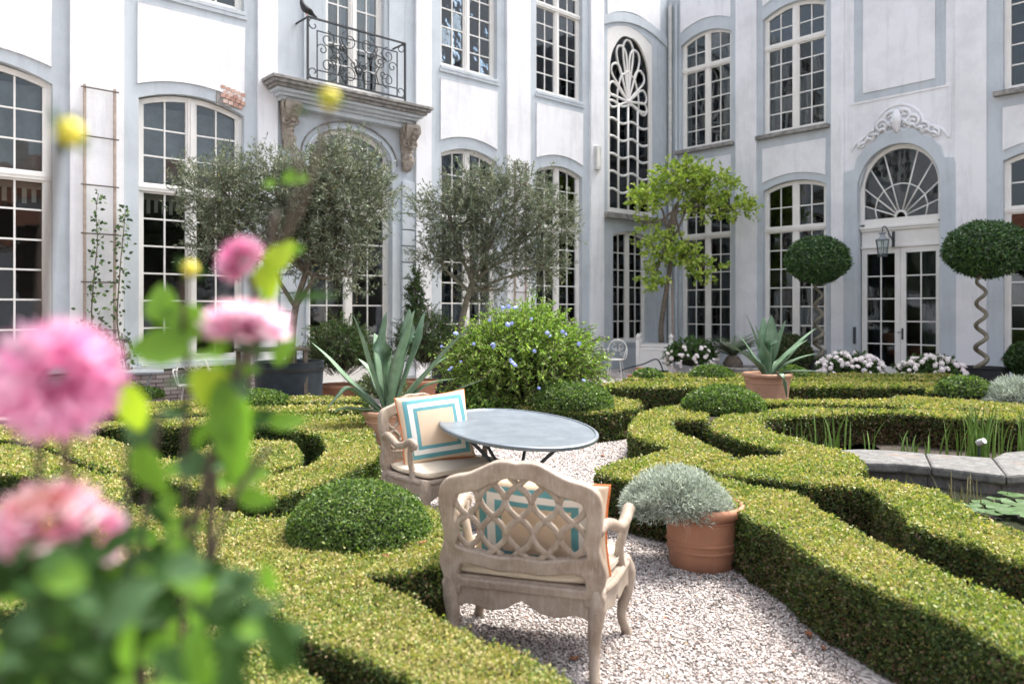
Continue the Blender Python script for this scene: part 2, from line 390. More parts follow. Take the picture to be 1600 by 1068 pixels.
def window(bld, x0, x1, z0, zs, rise, zt=None, rt=3, rb=6, y=.17, mull=True, cols=4, label=None, sill=.0, fr=.085):
    f = MB(); d0, d1 = y-.045, y+.045; T = lambda x: zarch(x, x0, x1, zs, rise); n = 12; xc = (x0+x1)/2
    f.box(x0, x0+fr, d0, d1, z0, zs+.02); f.box(x1-fr, x1, d0, d1, z0, zs+.02); f.box(x0+fr, x1-fr, d0, d1, z0, z0+fr)
    for i in range(n):
        a, b_ = x0+(x1-x0)*i/n, x0+(x1-x0)*(i+1)/n
        f.prism([(a, T(a)-fr), (b_, T(b_)-fr), (b_, T(b_)+.01), (a, T(a)+.01)], d0+.002, d1-.002)
    mw = .065 if mull else 0
    if mull:
        f.box(xc-mw, xc+mw, d0-.012, d1+.01, z0+.01, T(xc)-.02)
        f.box(xc-.02, xc+.02, d0-.03, d0-.01, z0+.03, T(xc)-.04)
    if zt:
        f.box(x0+.003, x1-.003, d0-.04, d1-.003, zt-.055, zt+.055); f.box(x0+.003, x1-.003, d0-.055, d0-.038, zt-.005, zt+.045)
    o = f.build('window', 'white_paint', bld)
    if label: o['label'] = label
    # casement stiles and glazing bars
    bars = MB(); secs = [(x0+fr, xc-mw), (xc+mw, x1-fr)] if mull else [(x0+fr, x1-fr)]
    cpp = cols//len(secs); st = .035; parts_z = [(z0+fr, zt-.055, rb, False), (zt+.055, None, rt, True)] if zt else [(z0+fr, None, rb, True)]
    for (a, b_) in secs:
        for (za, zb, rows, toparch) in parts_z:
            hi = zb if zb else zs-fr+.0
            bars.box(a, a+st, y-.03, y+.03, za, hi if zb else T(a)-fr); bars.box(b_-st, b_, y-.03, y+.03, za, hi if zb else T(b_)-fr)
            bars.box(a+st, b_-st, y-.03, y+.03, za, za+st)
            if zb: bars.box(a+st, b_-st, y-.03, y+.03, zb-st, zb)
            xa_, xb_ = a+st, b_-st; ph = (hi-za-st)/rows if not toparch else ((zs+rise*.6-fr)-za-st)/rows
            for c in range(1, cpp):
                xx = xa_+(xb_-xa_)*c/cpp; tz = hi-st if zb else T(xx)-fr
                bars.box(xx-.014, xx+.014, y-.02, y+.02, za+st, tz)
            for r_ in range(1, rows):
                zz = za+st+ph*r_; bars.box(xa_, xb_, y-.019, y+.019, zz-.014, zz+.014)
            for c in range(cpp):
                pa, pb = xa_+(xb_-xa_)*c/cpp+.008, xa_+(xb_-xa_)*(c+1)/cpp-.008
                for r_ in range(rows):
                    zl = za+st+ph*r_; zh = zl+ph
                    if toparch and r_ == rows-1:
                        poly = [(pa, zl), (pb, zl)]+[(pb+(pa-pb)*i/3, T(pb+(pa-pb)*i/3)-fr) for i in range(4)]
                    else: poly = [(pa, zl), (pb, zl), (pb, zh), (pa, zh)]
                    pane(o, poly, y)
    bars.build('glazing_bars', 'white_paint', o)
    if sill: MB().box(x0-.02, x1+.02, -sill, y-.05, z0-.07, z0+.005).build('sill', 'grey_plaster' if sill < .1 else 'stone_ledge', o, bevel=.006)
    return o
def relief(bld, poly, out, name='wall_panel', mat='white_plaster'):
    return MB().prism(poly, -out, .01).build(name, mat, bld, bevel=.006)
def rect(a, b_, c, d): return [(a, c), (b_, c), (b_, d), (a, d)]
def archpoly(x0, x1, zb, rise, z1, n=10):                   # panel whose foot follows an arch
    return [(x0+(x1-x0)*i/n, zb+rise*(1-(2*i/n-1)**2)) for i in range(n+1)]+[(x1, z1), (x0, z1)]
def cloth(parent, x0, x1, z0, z1, y, mat='curtain_cloth', tie=None, folds=7, side=1, name='curtain'):
    nu, nv = folds*6, 16; v = []
    for j in range(nv+1):
        z = z0+(z1-z0)*j/nv
        for i in range(nu+1):
            s = i/nu; wdt = 1.0
            if tie is not None:
                q = (z-tie)/(z1-tie) if z > tie else (tie-z)/(tie-z0)*.35
                wdt = .22+.78*min(1, max(0, q))**.8
            xx = (x0+(x1-x0)*s*wdt) if side > 0 else (x1-(x1-x0)*(1-s)*wdt)
            v.append((xx, y+.03*math.sin(s*folds*6.28+.25*math.sin(z)), z))
    f = [(j*(nu+1)+i, j*(nu+1)+i+1, (j+1)*(nu+1)+i+1, (j+1)*(nu+1)+i) for j in range(nv) for i in range(nu)]
    return MB().add(v, f).build(name, mat, parent, smooth=True)
def interior(bld, xa, xb, z1, dep=3.2):
    mb = MB(); mb.box(xa, xb, dep, dep+.2, 0, z1); mb.box(xa, xa+.2, .43, dep, 0, z1); mb.box(xb-.2, xb, .43, dep, 0, z1)
    for z in (.0, 5.75, z1): mb.box(xa+.2, xb-.2, .425, dep, z, z+.15)
    return mb.build('interior_room', 'interior', bld)
# ---- left wing
LA = thing('building_wing', 'long white facade with grey window surrounds, a balcony and tall windows, left of the corner', 'building', (*CO, 0), math.atan2(.669, .743))
T1 = 11.6
A_ops = [(-18.4, -16.43, .73, 5.30, .24), (-18.4, -16.43, 7.28, 10.4, .2), (-15.13, -13.26, .73, 5.33, .20), (-15.13, -13.26, 7.28, 10.4, .2),
         (-11.95, -9.98, .06, 4.80, .62, 1), (-11.55, -10.15, 6.25, 9.9, .2), (-8.63, -6.92, .73, 5.27, .20), (-8.63, -6.92, 7.28, 10.4, .2),
         (-5.59, -3.86, .73, 5.25, .20), (-5.59, -3.86, 7.28, 10.4, .2), (-2.83, -.80, 4.40, 9.55, .30), (-2.59, -1.02, .73, 3.80, .14)]
wall(LA, -24, 0, T1, A_ops)
interior(LA, -24, -.35, T1)
for (a, b_) in ((-16.19, -15.38), (-13.01, -12.62), (-9.36, -8.94), (-6.65, -5.86), (-3.58, -3.05)):
    relief(LA, rect(a, b_, .0, T1), .07, 'pilaster')
relief(LA, rect(-24, -18.7, .6, T1), .07, 'pilaster')
for (a, b_) in ((-18.4, -16.45), (-15.15, -13.26), (-8.65, -6.93), (-5.60, -3.86)):
    relief(LA, archpoly(a, b_, 5.57, .17, 6.98), .028)
relief(LA, archpoly(-2.85, -.45, 9.95, .32, 11.6), .03)
for a, b_, n_ in ((-18.4, -16.43, 0), (-15.13, -13.26, 1), (-8.63, -6.92, 2), (-5.59, -3.86, 3)):
    wn = window(LA, a, b_, .73, 5.30 if n_ < 2 else 5.26, .20, 3.80, 3, 6, sill=.04)
    up = window(LA, a, b_-.0, 7.28, 10.4, .2, 9.6, 2, 5, sill=.04)
    if n_ < 2:
        cloth(wn, a+.1, b_-.1, 3.85, 5.3, .36, 'blind_cloth', folds=4, name='blind')
        # striped scalloped valance just below the transom
        vs = MB(); k = 26
        for i in range(k):
            xa_ = a+.1+(b_-a-.2)*i/k; xb_ = a+.1+(b_-a-.2)*(i+1)/k; dz = .05*abs(math.sin(i*.9))
            if i % 2 == 0: vs.add([(xa_, .34, 3.42-dz), (xb_, .34, 3.42-dz), (xb_, .34, 3.62), (xa_, .34, 3.62)], [(0, 1, 2, 3)])
        vs.box(a+.1, b_-.1, .33, .35, 3.62, 3.72); vs.build('valance', 'curtain_cloth', wn)
    else:
        cloth(up, a+.1, a+.95, 7.3, 10.3, .34, 'dark_cloth', folds=8); cloth(up, b_-.75, b_-.1, 7.3, 10.3, .34, 'dark_cloth', folds=6)
    if n_ == 3:
        cloth(wn, a+.7, a+1.15, .8, 4.4, .34, tie=1.9, side=-1); cloth(wn, b_-.75, b_-.35, .8, 4.4, .34, tie=1.6, side=1)
    if n_ == 2: cloth(wn, a+.1, a+.5, .8, 4.6, .36, 'dark_cloth', side=1); cloth(wn, b_-.7, b_-.3, .8, 3.2, .36, tie=1.6, side=-1)
    MB().box(a-.05, b_+.05, -.03, .0, 7.14, 7.22).build('ledge', 'grey_plaster', LA)
# tall arched door window under the balcony
dw = MB(); DX0, DX1 = -11.95, -9.98; DC = (DX0+DX1)/2; ty = .17
Td = lambda x, ins=0: zell(x, DX0+ins, DX1-ins, 4.80, .62-ins)
dw.box(DX0, DX0+.09, ty-.045, ty+.045, .06, 4.82); dw.box(DX1-.09, DX1, ty-.045, ty+.045, .06, 4.82); dw.box(DX0+.09, DX1-.09, ty-.045, ty+.045, .06, .45)
for i in range(20):
    a0, a1 = math.pi*i/20, math.pi*(i+1)/20
    pt = lambda a, q: (DC-math.cos(a)*(.985-q), 4.80+math.sin(a)*(.62-q))
    dw.prism([pt(a0, .09), pt(a1, .09), pt(a1, -.005), pt(a0, -.005)][::-1], ty-.043, ty+.043)
dw.box(DC-.075, DC+.075, ty-.055, ty+.05, .07, 5.36); dw.box(DX0+.01, DX1-.01, ty-.08, ty+.04, 3.70, 3.83)
dwo = dw.build('window', 'white_paint', LA); dwo['label'] = 'tall round-headed French window under the balcony'
bars = MB()
for (a, b_) in ((DX0+.09, DC-.075), (DC+.075, DX1-.09)):
    for (za, zb, rows) in ((.45, 3.70, 5), (3.83, 5.2, 3)):
        bars.box(a, a+.03, ty-.03, ty+.03, za, min(zb, Td(a+.03)-.09)); bars.box(b_-.03, b_, ty-.03, ty+.03, za, min(zb, Td(b_-.03)-.09))
        mid = (a+b_)/2; bars.box(mid-.014, mid+.014, ty-.02, ty+.02, za, min(zb, Td(mid)-.08) if rows == 5 else Td(mid)-.08)
        ph = (zb-za)/rows if rows == 5 else .44
        for r_ in range(rows+1):
            z = za+ph*r_
            if rows == 3 and r_ == 3: continue
            aa = a
            for xx in np.linspace(a, b_, 24):
                if Td(xx)-.09 < z: aa = xx if a < DC-.5 else aa
            bb = b_ if b_ < DC else max([xx for xx in np.linspace(a, b_, 24) if Td(xx)-.09 >= z] or [a])
            if a > DC: aa = a
            bars.box(aa, bb, ty-.019, ty+.019, z-.014, z+.014)
            if r_ < rows:
                for (pa, pb) in ((a+.03, mid-.008), (mid+.008, b_-.03)):
                    zl, zh = z, z+ph
                    if rows == 3: poly = [(pa, zl), (pb, zl)]+[(x_, max(zl+.01, min(zh if r_ < 2 else 9, Td(x_)-.085))) for x_ in (pb, (pa*2+pb*4)/6, (pa+pb)/2, (pa*4+pb*2)/6, pa)]
                    else: poly = [(pa, zl), (pb, zl), (pb, zh), (pa, zh)]
                    pane(dwo, poly, ty)
bars.build('glazing_bars', 'white_paint', dwo)
cloth(dwo, DC+.1, DC+.62, .3, 4.9, .36, tie=1.35, side=1, folds=6); cloth(dwo, DX0+.1, DX0+.5, .3, 4.9, .36, tie=1.35, side=1, folds=5)
# raised white surround with arched cut, rusticated jambs
def arc_band(bld, c, z, a_, b_, t_, y0, y1, name, mat, n=24, zlow=None):
    mb = MB()
    for i in range(n):
        p, q = math.pi*i/n, math.pi*(i+1)/n
        mb.prism([(c-math.cos(p)*a_, z+math.sin(p)*b_), (c-math.cos(q)*a_, z+math.sin(q)*b_), (c-math.cos(q)*(a_+t_), z+math.sin(q)*(b_+t_)), (c-math.cos(p)*(a_+t_), z+math.sin(p)*(b_+t_))][::-1], y0, y1)
    if zlow is not None: mb.box(c-a_-t_, c-a_, y0, y1, zlow, z); mb.box(c+a_, c+a_+t_, y0, y1, zlow, z)
    return mb.build(name, mat, bld)
arc_band(LA, DC, 4.80, .99, .625, .055, -.05, .05, 'arch_moulding', 'grey_plaster', zlow=.1)
arc_band(LA, DC, 4.80, 1.12, .76, .03, -.03, .02, 'arch_moulding', 'stone_ledge')
for sx_ in (-1, 1):
    x_ = DC+sx_*1.42
    for i in range(12):
        MB().box(x_-.17, x_+.17, -.05, .02, .2+.36*i, .53+.36*i).build('jamb_block', 'grey_plaster', LA, bevel=.006)
bw = window(LA, -11.55, -10.15, 6.25, 9.9, .2, 8.9, 2, 6)
cloth(bw, -11.4, -10.9, 6.3, 9.8, .36, folds=5); cloth(bw, -10.75, -10.3, 6.3, 9.8, .36, folds=4)
relief(LA, rect(-12.05, -11.65, 6.2, T1), .04, 'wall_strip', 'grey_plaster'); relief(LA, rect(-10.05, -9.65, 6.2, T1), .04, 'wall_strip', 'grey_plaster')
# balcony slab: stacked mouldings
bx0, bx1 = AX(432, .5), AX(668, .5)
sl = MB()
for (p, z0_, z1_) in ((.60, 6.02, 6.08), (.56, 5.96, 6.02), (.50, 5.90, 5.96)): sl.box(bx0-(p-.5), bx1+(p-.5), -p, .0, z0_, z1_)
sl.build('balcony_slab', 'stone_ledge', LA, bevel=.008)
sl = MB()
for (p, z0_, z1_) in ((.44, 5.84, 5.90), (.36, 5.78, 5.84), (.27, 5.72, 5.78), (.20, 5.62, 5.72)): sl.box(bx0+(.5-p), bx1-(.5-p), -p, .0, z0_, z1_)
sl.build('balcony_moulding', 'grey_plaster', LA, bevel=.01)
def scrollpts(cx, cz, r, turns, a0, sgn, n=26):
    return [(cx+math.cos(a0+sgn*turns*6.283*i/n)*r*(1-.82*i/n), cz+math.sin(a0+sgn*turns*6.283*i/n)*r*(1-.82*i/n)) for i in range(n+1)]
# carved consoles either side of the arch
def console(x, z, s, mirror):
    c = MB(); prof = [(.0, .0), (.30, .02), (.36, -.10), (.30, -.28), (.18, -.42), (.13, -.60), (.16, -.78), (.10, -.98), (.0, -1.0)]
    prof = smooth2(prof, 4)
    vs = []; n = len(prof)
    hw = lambda q: .17-.09*q+.03*math.sin(q*9)
    for sgn in (-1, 1):
        for (o_, dz) in prof: vs.append((x+sgn*hw(-dz)*s, -o_*s, z+dz*s))
    fs = [(i, i+1, n+i+1, n+i) for i in range(n-1)]+[tuple(range(n))[::-1], tuple(range(n, 2*n))]
    c.add(vs, fs)
    o = c.build('console', 'carved_stone', LA)
    o['label'] = 'carved stone scroll bracket under the '+('left' if mirror else 'right')+' end of the balcony'
    d = MB()
    for sgn in (-1, 1):
        for (cx, cz, r_, a0) in ((.12, -.13, .12, 1.2), (.10, -.42, .08, 1.0), (.09, -.78, .06, 1.2)):
            p = [(x+sgn*(q[0])*s, -(.30+cz*.22)*s, z+q[1]*s) for q in scrollpts(cx, cz, r_, 1.3, a0, -1, 16)]
            d.sweep(p, [.028*s*(1-.5*i/16) for i in range(17)], 6)
    for i in range(7): d.sweep([(x-.05*s, -(.40-i*.035)*s, z-(.12+i*.1)*s), (x, -(.43-i*.04)*s, z-(.09+i*.1)*s), (x+.05*s, -(.40-i*.035)*s, z-(.12+i*.1)*s)], .022*s, 6)
    d.build('carving', 'carved_stone', o, smooth=True)
console(AX(457, .25), 5.72, .92, 1); console(AX(641, .2), 5.70, .98, 0)
# balcony railing
RY = -.50; rx0, rx1 = AX(481, .5), AX(633, .5); rz0, rz1 = 6.17, 7.32
rl = MB(); 
for x_ in (rx0, rx1): rl.box(x_-.018, x_+.018, RY-.018, RY+.018, 6.05, rz1+.02)
rl.box(rx0-.01, rx1+.01, RY-.02, RY+.02, rz1, rz1+.03); rl.box(rx0, rx1, RY-.015, RY+.015, rz0-.02, rz0+.01)
for x_ in (rx0+.20, rx1-.20): rl.box(x_-.01, x_+.01, RY-.01, RY+.01, rz0+.01, rz1-.2)
rl.box(rx0+.2, rx1-.2, RY-.01, RY+.01, rz1-.22, rz1-.2); rl.box(rx0+.2, rx1-.2, RY-.01, RY+.01, rz0+.16, rz0+.18)
rl.box(rx0-.01, rx0+.02, RY, .0, rz1+.001, rz1+.028); rl.box(rx1-.02, rx1+.01, RY, .0, rz1+.001, rz1+.028)
ro = rl.build('balcony_railing', 'wrought_iron', LA)
rcx = (rx0+rx1)/2; rcz = (rz0+rz1)/2
def scroll(pts, r_=.011): MB().sweep([(x_, RY, z_) for x_, z_ in pts], r_, 6).build('scroll', 'wrought_iron', ro, smooth=True)
hwid = (rx1-rx0)/2
for s in (-1, 1):
    X = lambda q: rcx+s*q*hwid/1.0
    for (cx, cz, rad, tn, a0, sg) in ((.89, .46, .13, .9, math.pi*.5, -1), (.89, -.46, .13, .9, -math.pi*.5, 1), (.62, .24, .17, 1.4, math.pi*.5, 1), (.62, -.28, .17, 1.4, -math.pi*.5, -1),
                                      (.19, .33, .20, 1.5, math.pi*.4, -1), (.19, -.36, .21, 1.5, -math.pi*.4, 1), (.45, .05, .13, 1.3, math.pi, 1), (.36, -.02, .24, .75, math.pi*.2, 1),
                                      (.72, .02, .12, 1.2, 0, 1), (.10, -.12, .11, 1.2, math.pi*.6, 1), (.30, .16, .10, 1.2, math.pi*.3, -1), (.52, -.18, .10, 1.1, 0, -1)):
        scroll([(rcx+s*(cx*hwid+(q[0])), rcz+q[1]) for q in scrollpts(0, cz, rad, tn, a0, sg)])
    scroll([(X(.03), rcz-.34), (X(.10), rcz-.1), (X(.28), rcz+.06), (X(.40), rcz+.30), (X(.33), rcz+.42)], .011)
    scroll([(X(.42), rcz-.42), (X(.36), rcz-.2), (X(.46), rcz), (X(.60), rcz+.12), (X(.46), rcz+.26)], .011)
    MB().sweep([(X(.02), RY, rcz-.30), (X(.07), RY-.01, rcz-.2), (X(.05), RY-.02, rcz-.12)], [.03, .025, .005], 6, smooth=3).build('leaf_ornament', 'wrought_iron', ro, smooth=True)
MB().sweep([(rcx, RY, rz0), (rcx, RY, rz1)], .010, 6).build('bar', 'wrought_iron', ro)
# shell window: white boards with curved tracery
SX0, SX1 = -2.83, -.80; SC = (SX0+SX1)/2; y0 = .05
outer = [(SX0, 4.40), (SX1, 4.40)]+[(SX1+(SX0-SX1)*i/12, zarch(SX1+(SX0-SX1)*i/12, SX0, SX1, 9.55, .30)) for i in range(13)]
gw = .90; glz = 8.35
hole = [(SC+gw, 4.55), (SC-gw, 4.55), (SC-gw, glz)]+[(SC-gw*math.cos(a)*(1-.0*a), glz+1.20*math.sin(a)+.03*abs(math.sin(4*a))) for a in np.linspace(.05, math.pi-.05, 40)]+[(SC+gw, glz)]
so = plate([outer, hole], .07, .006, 'window', 'white_paint', LA, (0, y0, 0)); so['label'] = 'tall window with shell-shaped glazing bars'
tb = MB(); FO = (SC, 7.70)
for q in (-.42, 0, .42): tb.sweep([(SC+q*gw*1.15, y0, 4.5), (SC+q*gw*1.15, y0, 7.55+.15*(1-abs(q)*2))], .040, 6)
for k in range(6):
    z = 5.05+.50*k
    tb.sweep([(SC-gw+2*gw*i/24, y0, z+.055*math.sin(i/24*6.283*2+.3)+.03*math.sin(i/24*3.14)) for i in range(25)], .038, 6)
for k in range(9):                                        # petals fanning from the foot of the shell
    a = R(-8+24.5*k); tip = (FO[0]-math.cos(a)*.86, FO[1]+math.sin(a)*(.86+.92*max(0, math.sin(a))))
    L_ = math.hypot(tip[0]-FO[0], tip[1]-FO[1]); dx, dz = (tip[0]-FO[0])/L_, (tip[1]-FO[1])/L_; wd = .175*(1+.25*math.sin(a))
    pts = [(FO[0], y0, FO[1])]
    for t_, ws in ((.3, .35), (.55, .72), (.75, 1.0), (.9, .95), (.99, .45), (1.0, 0)): pts.append((FO[0]+dx*L_*t_-dz*wd*ws, y0, FO[1]+dz*L_*t_+dx*wd*ws))
    for t_, ws in ((.99, .45), (.9, .95), (.75, 1.0), (.55, .72), (.3, .35)): pts.append((FO[0]+dx*L_*t_+dz*wd*ws, y0, FO[1]+dz*L_*t_-dx*wd*ws))
    pts.append((FO[0], y0, FO[1])); tb.sweep(pts, .036, 6, smooth=3)
tb.sweep([(FO[0]-math.cos(a)*.48, y0, FO[1]+math.sin(a)*.86+.03*math.sin(a*9)) for a in np.linspace(-.1, math.pi+.1, 30)], .034, 6)
tb.lathe([(.001, -.09), (.08, -.05), (.10, 0), (.08, .05), (.001, .09)], 12, (FO[0], y0, FO[1]))
tb.build('glazing_bars', 'white_paint', so, smooth=True)
for c in range(4):
    xs_ = [SC-gw, SC-.42*gw*1.15, SC, SC+.42*gw*1.15, SC+gw]
    for r_ in range(6): pane(so, rect(xs_[c], xs_[c+1], 4.55+.5*r_, 5.05+.5*r_), y0+.005)
pane(so, [(SC+gw, 7.55)]+[(SC+gw*math.cos(a), 8.35+1.2*math.sin(a)) for a in np.linspace(0, math.pi, 14)]+[(SC-gw, 7.55)], y0+.006)
MB().box(-3.04, -.02, -.16, .12, 4.24, 4.40).build('ledge', 'stone_ledge', LA, bevel=.012)
arc = MB()
for i in range(12):
    a_, b_ = -3.0+2.9*i/12, -3.0+2.9*(i+1)/12
    za_, zb_ = 9.62+.34*(1-(2*i/12-1)**2), 9.62+.34*(1-(2*(i+1)/12-1)**2)
    arc.prism([(a_, za_), (b_, zb_), (b_, zb_+.26), (a_, za_+.26)], -.05, .01)
arc.build('hood_moulding', 'grey_plaster', LA)
relief(LA, rect(-.55, -.3, .0, 9.6), .035, 'wall_strip', 'grey_plaster')
w6 = window(LA, -2.59, -1.02, .73, 3.80, .14, None, 0, 6, sill=.06); w6['label'] = 'small ground floor window below the shell window'
# small wall lamp plate, brick patch, thermometer
pl = thing('wall_box', 'small pale metal box fixed high on the white pilaster left of the shell window', 'box', W(0, 0, 0))
pl.location = Matrix.Rotation(math.atan2(.669, .743), 4, 'Z') @ Vector((AX(929), -.07, AZ(929, 248)))+Vector((*CO, 0)); pl.rotation_euler = (0, 0, math.atan2(.669, .743))
MB().box(-.10, .10, -.09, 0, -.32, .32).build('casing', 'plastic_grey', pl, bevel=.01); MB().add([(-.07, -.095, -.28), (.07, -.095, -.2), (.02, -.095, .28), (-.07, -.095, .28)], [(0, 1, 2, 3)]).build('pane', 'white_paint', pl)
MB().box(AX(338), AX(372), -.020, .005, 5.44, 5.80).build('mortar', 'stone_ledge', LA)
for i in range(4):
    for j in range(5):
        if (i, j) in ((2, 5), (2, 0), (0, 0)): continue
        xx = AX(340)+.10*j*.95+.05*(i % 2); MB().box(0, .085, -.010, .02, 0, .066).build('brick', 'brick_red', LA, loc=(xx-.0, -.022-.003*((i+j) % 3), 5.52+.078*i-.020*j))
for i in range(8):
    for j in range(24):
        x_ = -17.8+.245*j+.12*(i % 2)
        MB0 = MB().box(0, .232, -.012, .05, 0, .060) if (i, j) == (0, 0) else None
        if MB0: bme = MB0.mesh('brick', 'brick_grey')
        obj('brick', bme, LA, (x_, -.052-.004*((i*7+j*3) % 3), .02+.072*i))
MB().box(-18.2, -12.0, -.05, .012, 0, .62).build('plinth', 'soil', LA)
MB().box(-18.3, -12.0, -.085, .002, .62, .68).build('plinth_cap', 'grey_plaster', LA)
MB().box(-9.0, -.3, -.08, .001, 0, .55).build('plinth', 'grey_plaster', LA)
# ---- right wing
LB = thing('building_wing', 'white facade with grey bands, arched garden door and fanlight, right of the corner', 'building', (*CO, 0), math.atan2(-.7427, .6696))
TB = 11.2
B_ops = [(.45, 2.16, .63, 4.88, .22), (.45, 2.16, 6.42, 9.60, .24), (3.15, 4.93, .62, 4.92, .20), (3.15, 4.93, 6.42, 9.62, .24), (5.76, 7.66, .05, 4.62, 1.03, 1),
         (8.91, 10.75, .60, 4.92, .20), (8.91, 10.75, 6.45, 9.62, .24)]
wall(LB, 0, 16, TB, B_ops); interior(LB, .35, 16, TB)
for a, b_ in ((2.34, 2.98), (5.09, 5.42), (7.97, 8.60), (11.0, 11.7)): relief(LB, rect(a, b_, 0, TB), .06, 'pilaster')
relief(LB, rect(12.0, 16, 0, TB), .05, 'pilaster')
for i, (a, b_) in enumerate(((.45, 2.16), (3.15, 4.93), (8.91, 10.75))):
    relief(LB, archpoly(a, b_, 5.14, .17, 6.08), .025)
    lw = window(LB, a, b_, .62, 4.9, .20, 3.84, 2, 6, sill=.10); uw = window(LB, a, b_, 6.44, 9.61, .24, 8.83, 2, 5)
    MB().box(a-.16, b_+.10, -.15, .10, 6.33, 6.44).build('ledge', 'stone_ledge', LB, bevel=.012)
    MB().box(a-.0, b_+.0, -.04, .0, .48, .55).build('ledge', 'grey_plaster', LB)
    cloth(uw, a+.1, a+.9, 6.5, 9.5, .5, 'dark_cloth', folds=5, tie=7.4); cloth(uw, b_-.8, b_-.1, 6.5, 9.5, .5, 'dark_cloth', folds=5, tie=7.2, side=-1)
    relief(LB, archpoly(a, b_, 9.98, .22, TB), .025)
MB().box(-.0, 5.4, -.05, .001, 0, .42).build('plinth', 'grey_plaster', LB)
MB().box(8.0, 16, -.05, .001, 0, .5).build('plinth', 'grey_plaster', LB)
# door surround and ornament
fc = 6.71
outer_s = [(fc-1.27, .0), (fc-.955, .0), (fc-.955, 4.62)]+[(fc-.955*math.cos(a), 4.62+1.035*math.sin(a)) for a in np.linspace(.05, math.pi-.05, 30)]+[(fc+.955, 4.62), (fc+.955, 0), (fc+1.27, 0), (fc+1.27, 5.0), (fc+1.22, 5.12), (fc+1.02, 5.16), (fc+.95, 5.42), (fc+.75, 5.66), (fc+.55, 5.74), (fc+.42, 5.90), (fc+.2, 5.98), (fc, 6.0), (fc-.2, 5.98), (fc-.42, 5.90), (fc-.55, 5.74), (fc-.75, 5.66), (fc-.95, 5.42), (fc-1.02, 5.16), (fc-1.22, 5.12), (fc-1.27, 5.0)]
plate([outer_s], .10, .012, 'door_surround', 'grey_plaster', LB, (0, -.03, 0))
relief(LB, [(5.42, 5.0), (5.55, 5.0), (5.75, 5.3), (6.0, 5.6), (6.4, 5.85), (7.0, 5.85), (7.4, 5.6), (7.65, 5.3), (7.85, 5.0), (7.97, 5.0), (7.97, TB), (5.42, TB)], .015)
# raised moulding line with a curved top, white cartouche
relief(LB, rect(5.68, 7.76, 6.84, TB), .03, 'wall_panel', 'grey_plaster')
relief(LB, rect(5.90, 7.55, 7.02, TB), .055)
hood = MB(); hp = [(fc-1.12, .0, 5.62), (fc-.95, 0, 5.85), (fc-.62, 0, 6.02), (fc-.50, 0, 6.28), (fc-.28, 0, 6.50), (fc, 0, 6.58), (fc+.28, 0, 6.50), (fc+.50, 0, 6.28), (fc+.62, 0, 6.02), (fc+.95, 0, 5.85), (fc+1.12, 0, 5.62)]
hood.sweep([(a, -.02, c) for a, b_, c in hp], .035, 8, smooth=4); hood.box(5.55, 5.60, -.04, 0, 5.7, 6.82); hood.box(7.83, 7.88, -.04, 0, 5.6, 6.82); hood.box(5.6, 7.83, -.04, 0, 6.78, 6.83)
hood.build('hood_moulding', 'white_plaster', LB, smooth=False)
orn = MB()
for s in (-1, 1):
    for (cx, cz, r_, tn, a0, sg, th) in ((.16, 6.28, .17, 1.3, 2.2, -1, .045), (.36, 6.12, .15, 1.4, 2.0, -1, .045), (.60, 5.92, .14, 1.3, 2.0, -1, .04), (.84, 5.76, .11, 1.2, 1.8, -1, .035), (.20, 6.05, .13, 1.2, 3.5, 1, .035), (.10, 6.38, .09, 1.1, 1.0, 1, .03)):
        orn.sweep([(fc+s*(q[0]+cx), -.05, q[1]) for q in scrollpts(0, cz, r_, tn, a0, sg, 20)], [th*(1-.4*i/20) for i in range(21)], 7)
    for k in range(5): orn.sweep([(fc+s*(.1+.16*k), -.05, 6.06-.07*k), (fc+s*(.2+.16*k), -.09, 6.13-.09*k), (fc+s*(.26+.17*k), -.05, 6.02-.09*k)], [.02, .045, .01], 6, smooth=3)
orn.sweep([(fc, -.06, 6.45), (fc, -.12, 6.2), (fc, -.07, 5.9)], [.05, .13, .04], 10, smooth=4)
orn.build('cartouche', 'white_plaster', LB, smooth=True)
# fanlight
fy = .17; fo = MB(); n = 28
P_ = lambda a, q: (fc-math.cos(a)*(.95-q), 4.62+math.sin(a)*(1.03-q))
for i in range(n):
    a0, a1 = math.pi*i/n, math.pi*(i+1)/n
    fo.prism([P_(a0, .10), P_(a1, .10), P_(a1, -.01), P_(a0, -.01)][::-1], fy-.05, fy+.05)
fo.box(fc-.95, fc-.85, fy-.05, fy+.05, 3.78, 4.62); fo.box(fc+.85, fc+.95, fy-.05, fy+.05, 3.78, 4.62); fo.box(fc-.85, fc+.85, fy-.05, fy+.05, 3.72, 3.90)
fan = fo.build('fanlight', 'white_paint', LB); fb = MB(); ctr = (fc, 3.90)
def fanedge(a):
    dx, dz = -math.cos(a), math.sin(a)
    for t_ in np.linspace(.3, 2.2, 160):
        x_, z_ = ctr[0]+dx*t_, ctr[1]+dz*t_
        if abs(x_-fc) > .85: return t_
        if z_ > 4.62 and ((x_-fc)/.85)**2+((z_-4.62)/.93)**2 > 1: return t_
    return 2.2
angs = [R(a) for a in (0, 22, 42, 60, 76, 90, 104, 120, 138, 158, 180)]
for a in angs[1:-1]:
    if abs(a-math.pi/2) < .01: continue
    e_ = fanedge(a); fb.sweep([(ctr[0]-math.cos(a)*.14, fy, ctr[1]+math.sin(a)*.14), (ctr[0]-math.cos(a)*e_, fy, ctr[1]+math.sin(a)*e_)], .019, 6)
fb.sweep([(ctr[0]-math.cos(a)*.13, fy, ctr[1]+math.sin(a)*.15) for a in np.linspace(0, math.pi, 12)], .03, 6)
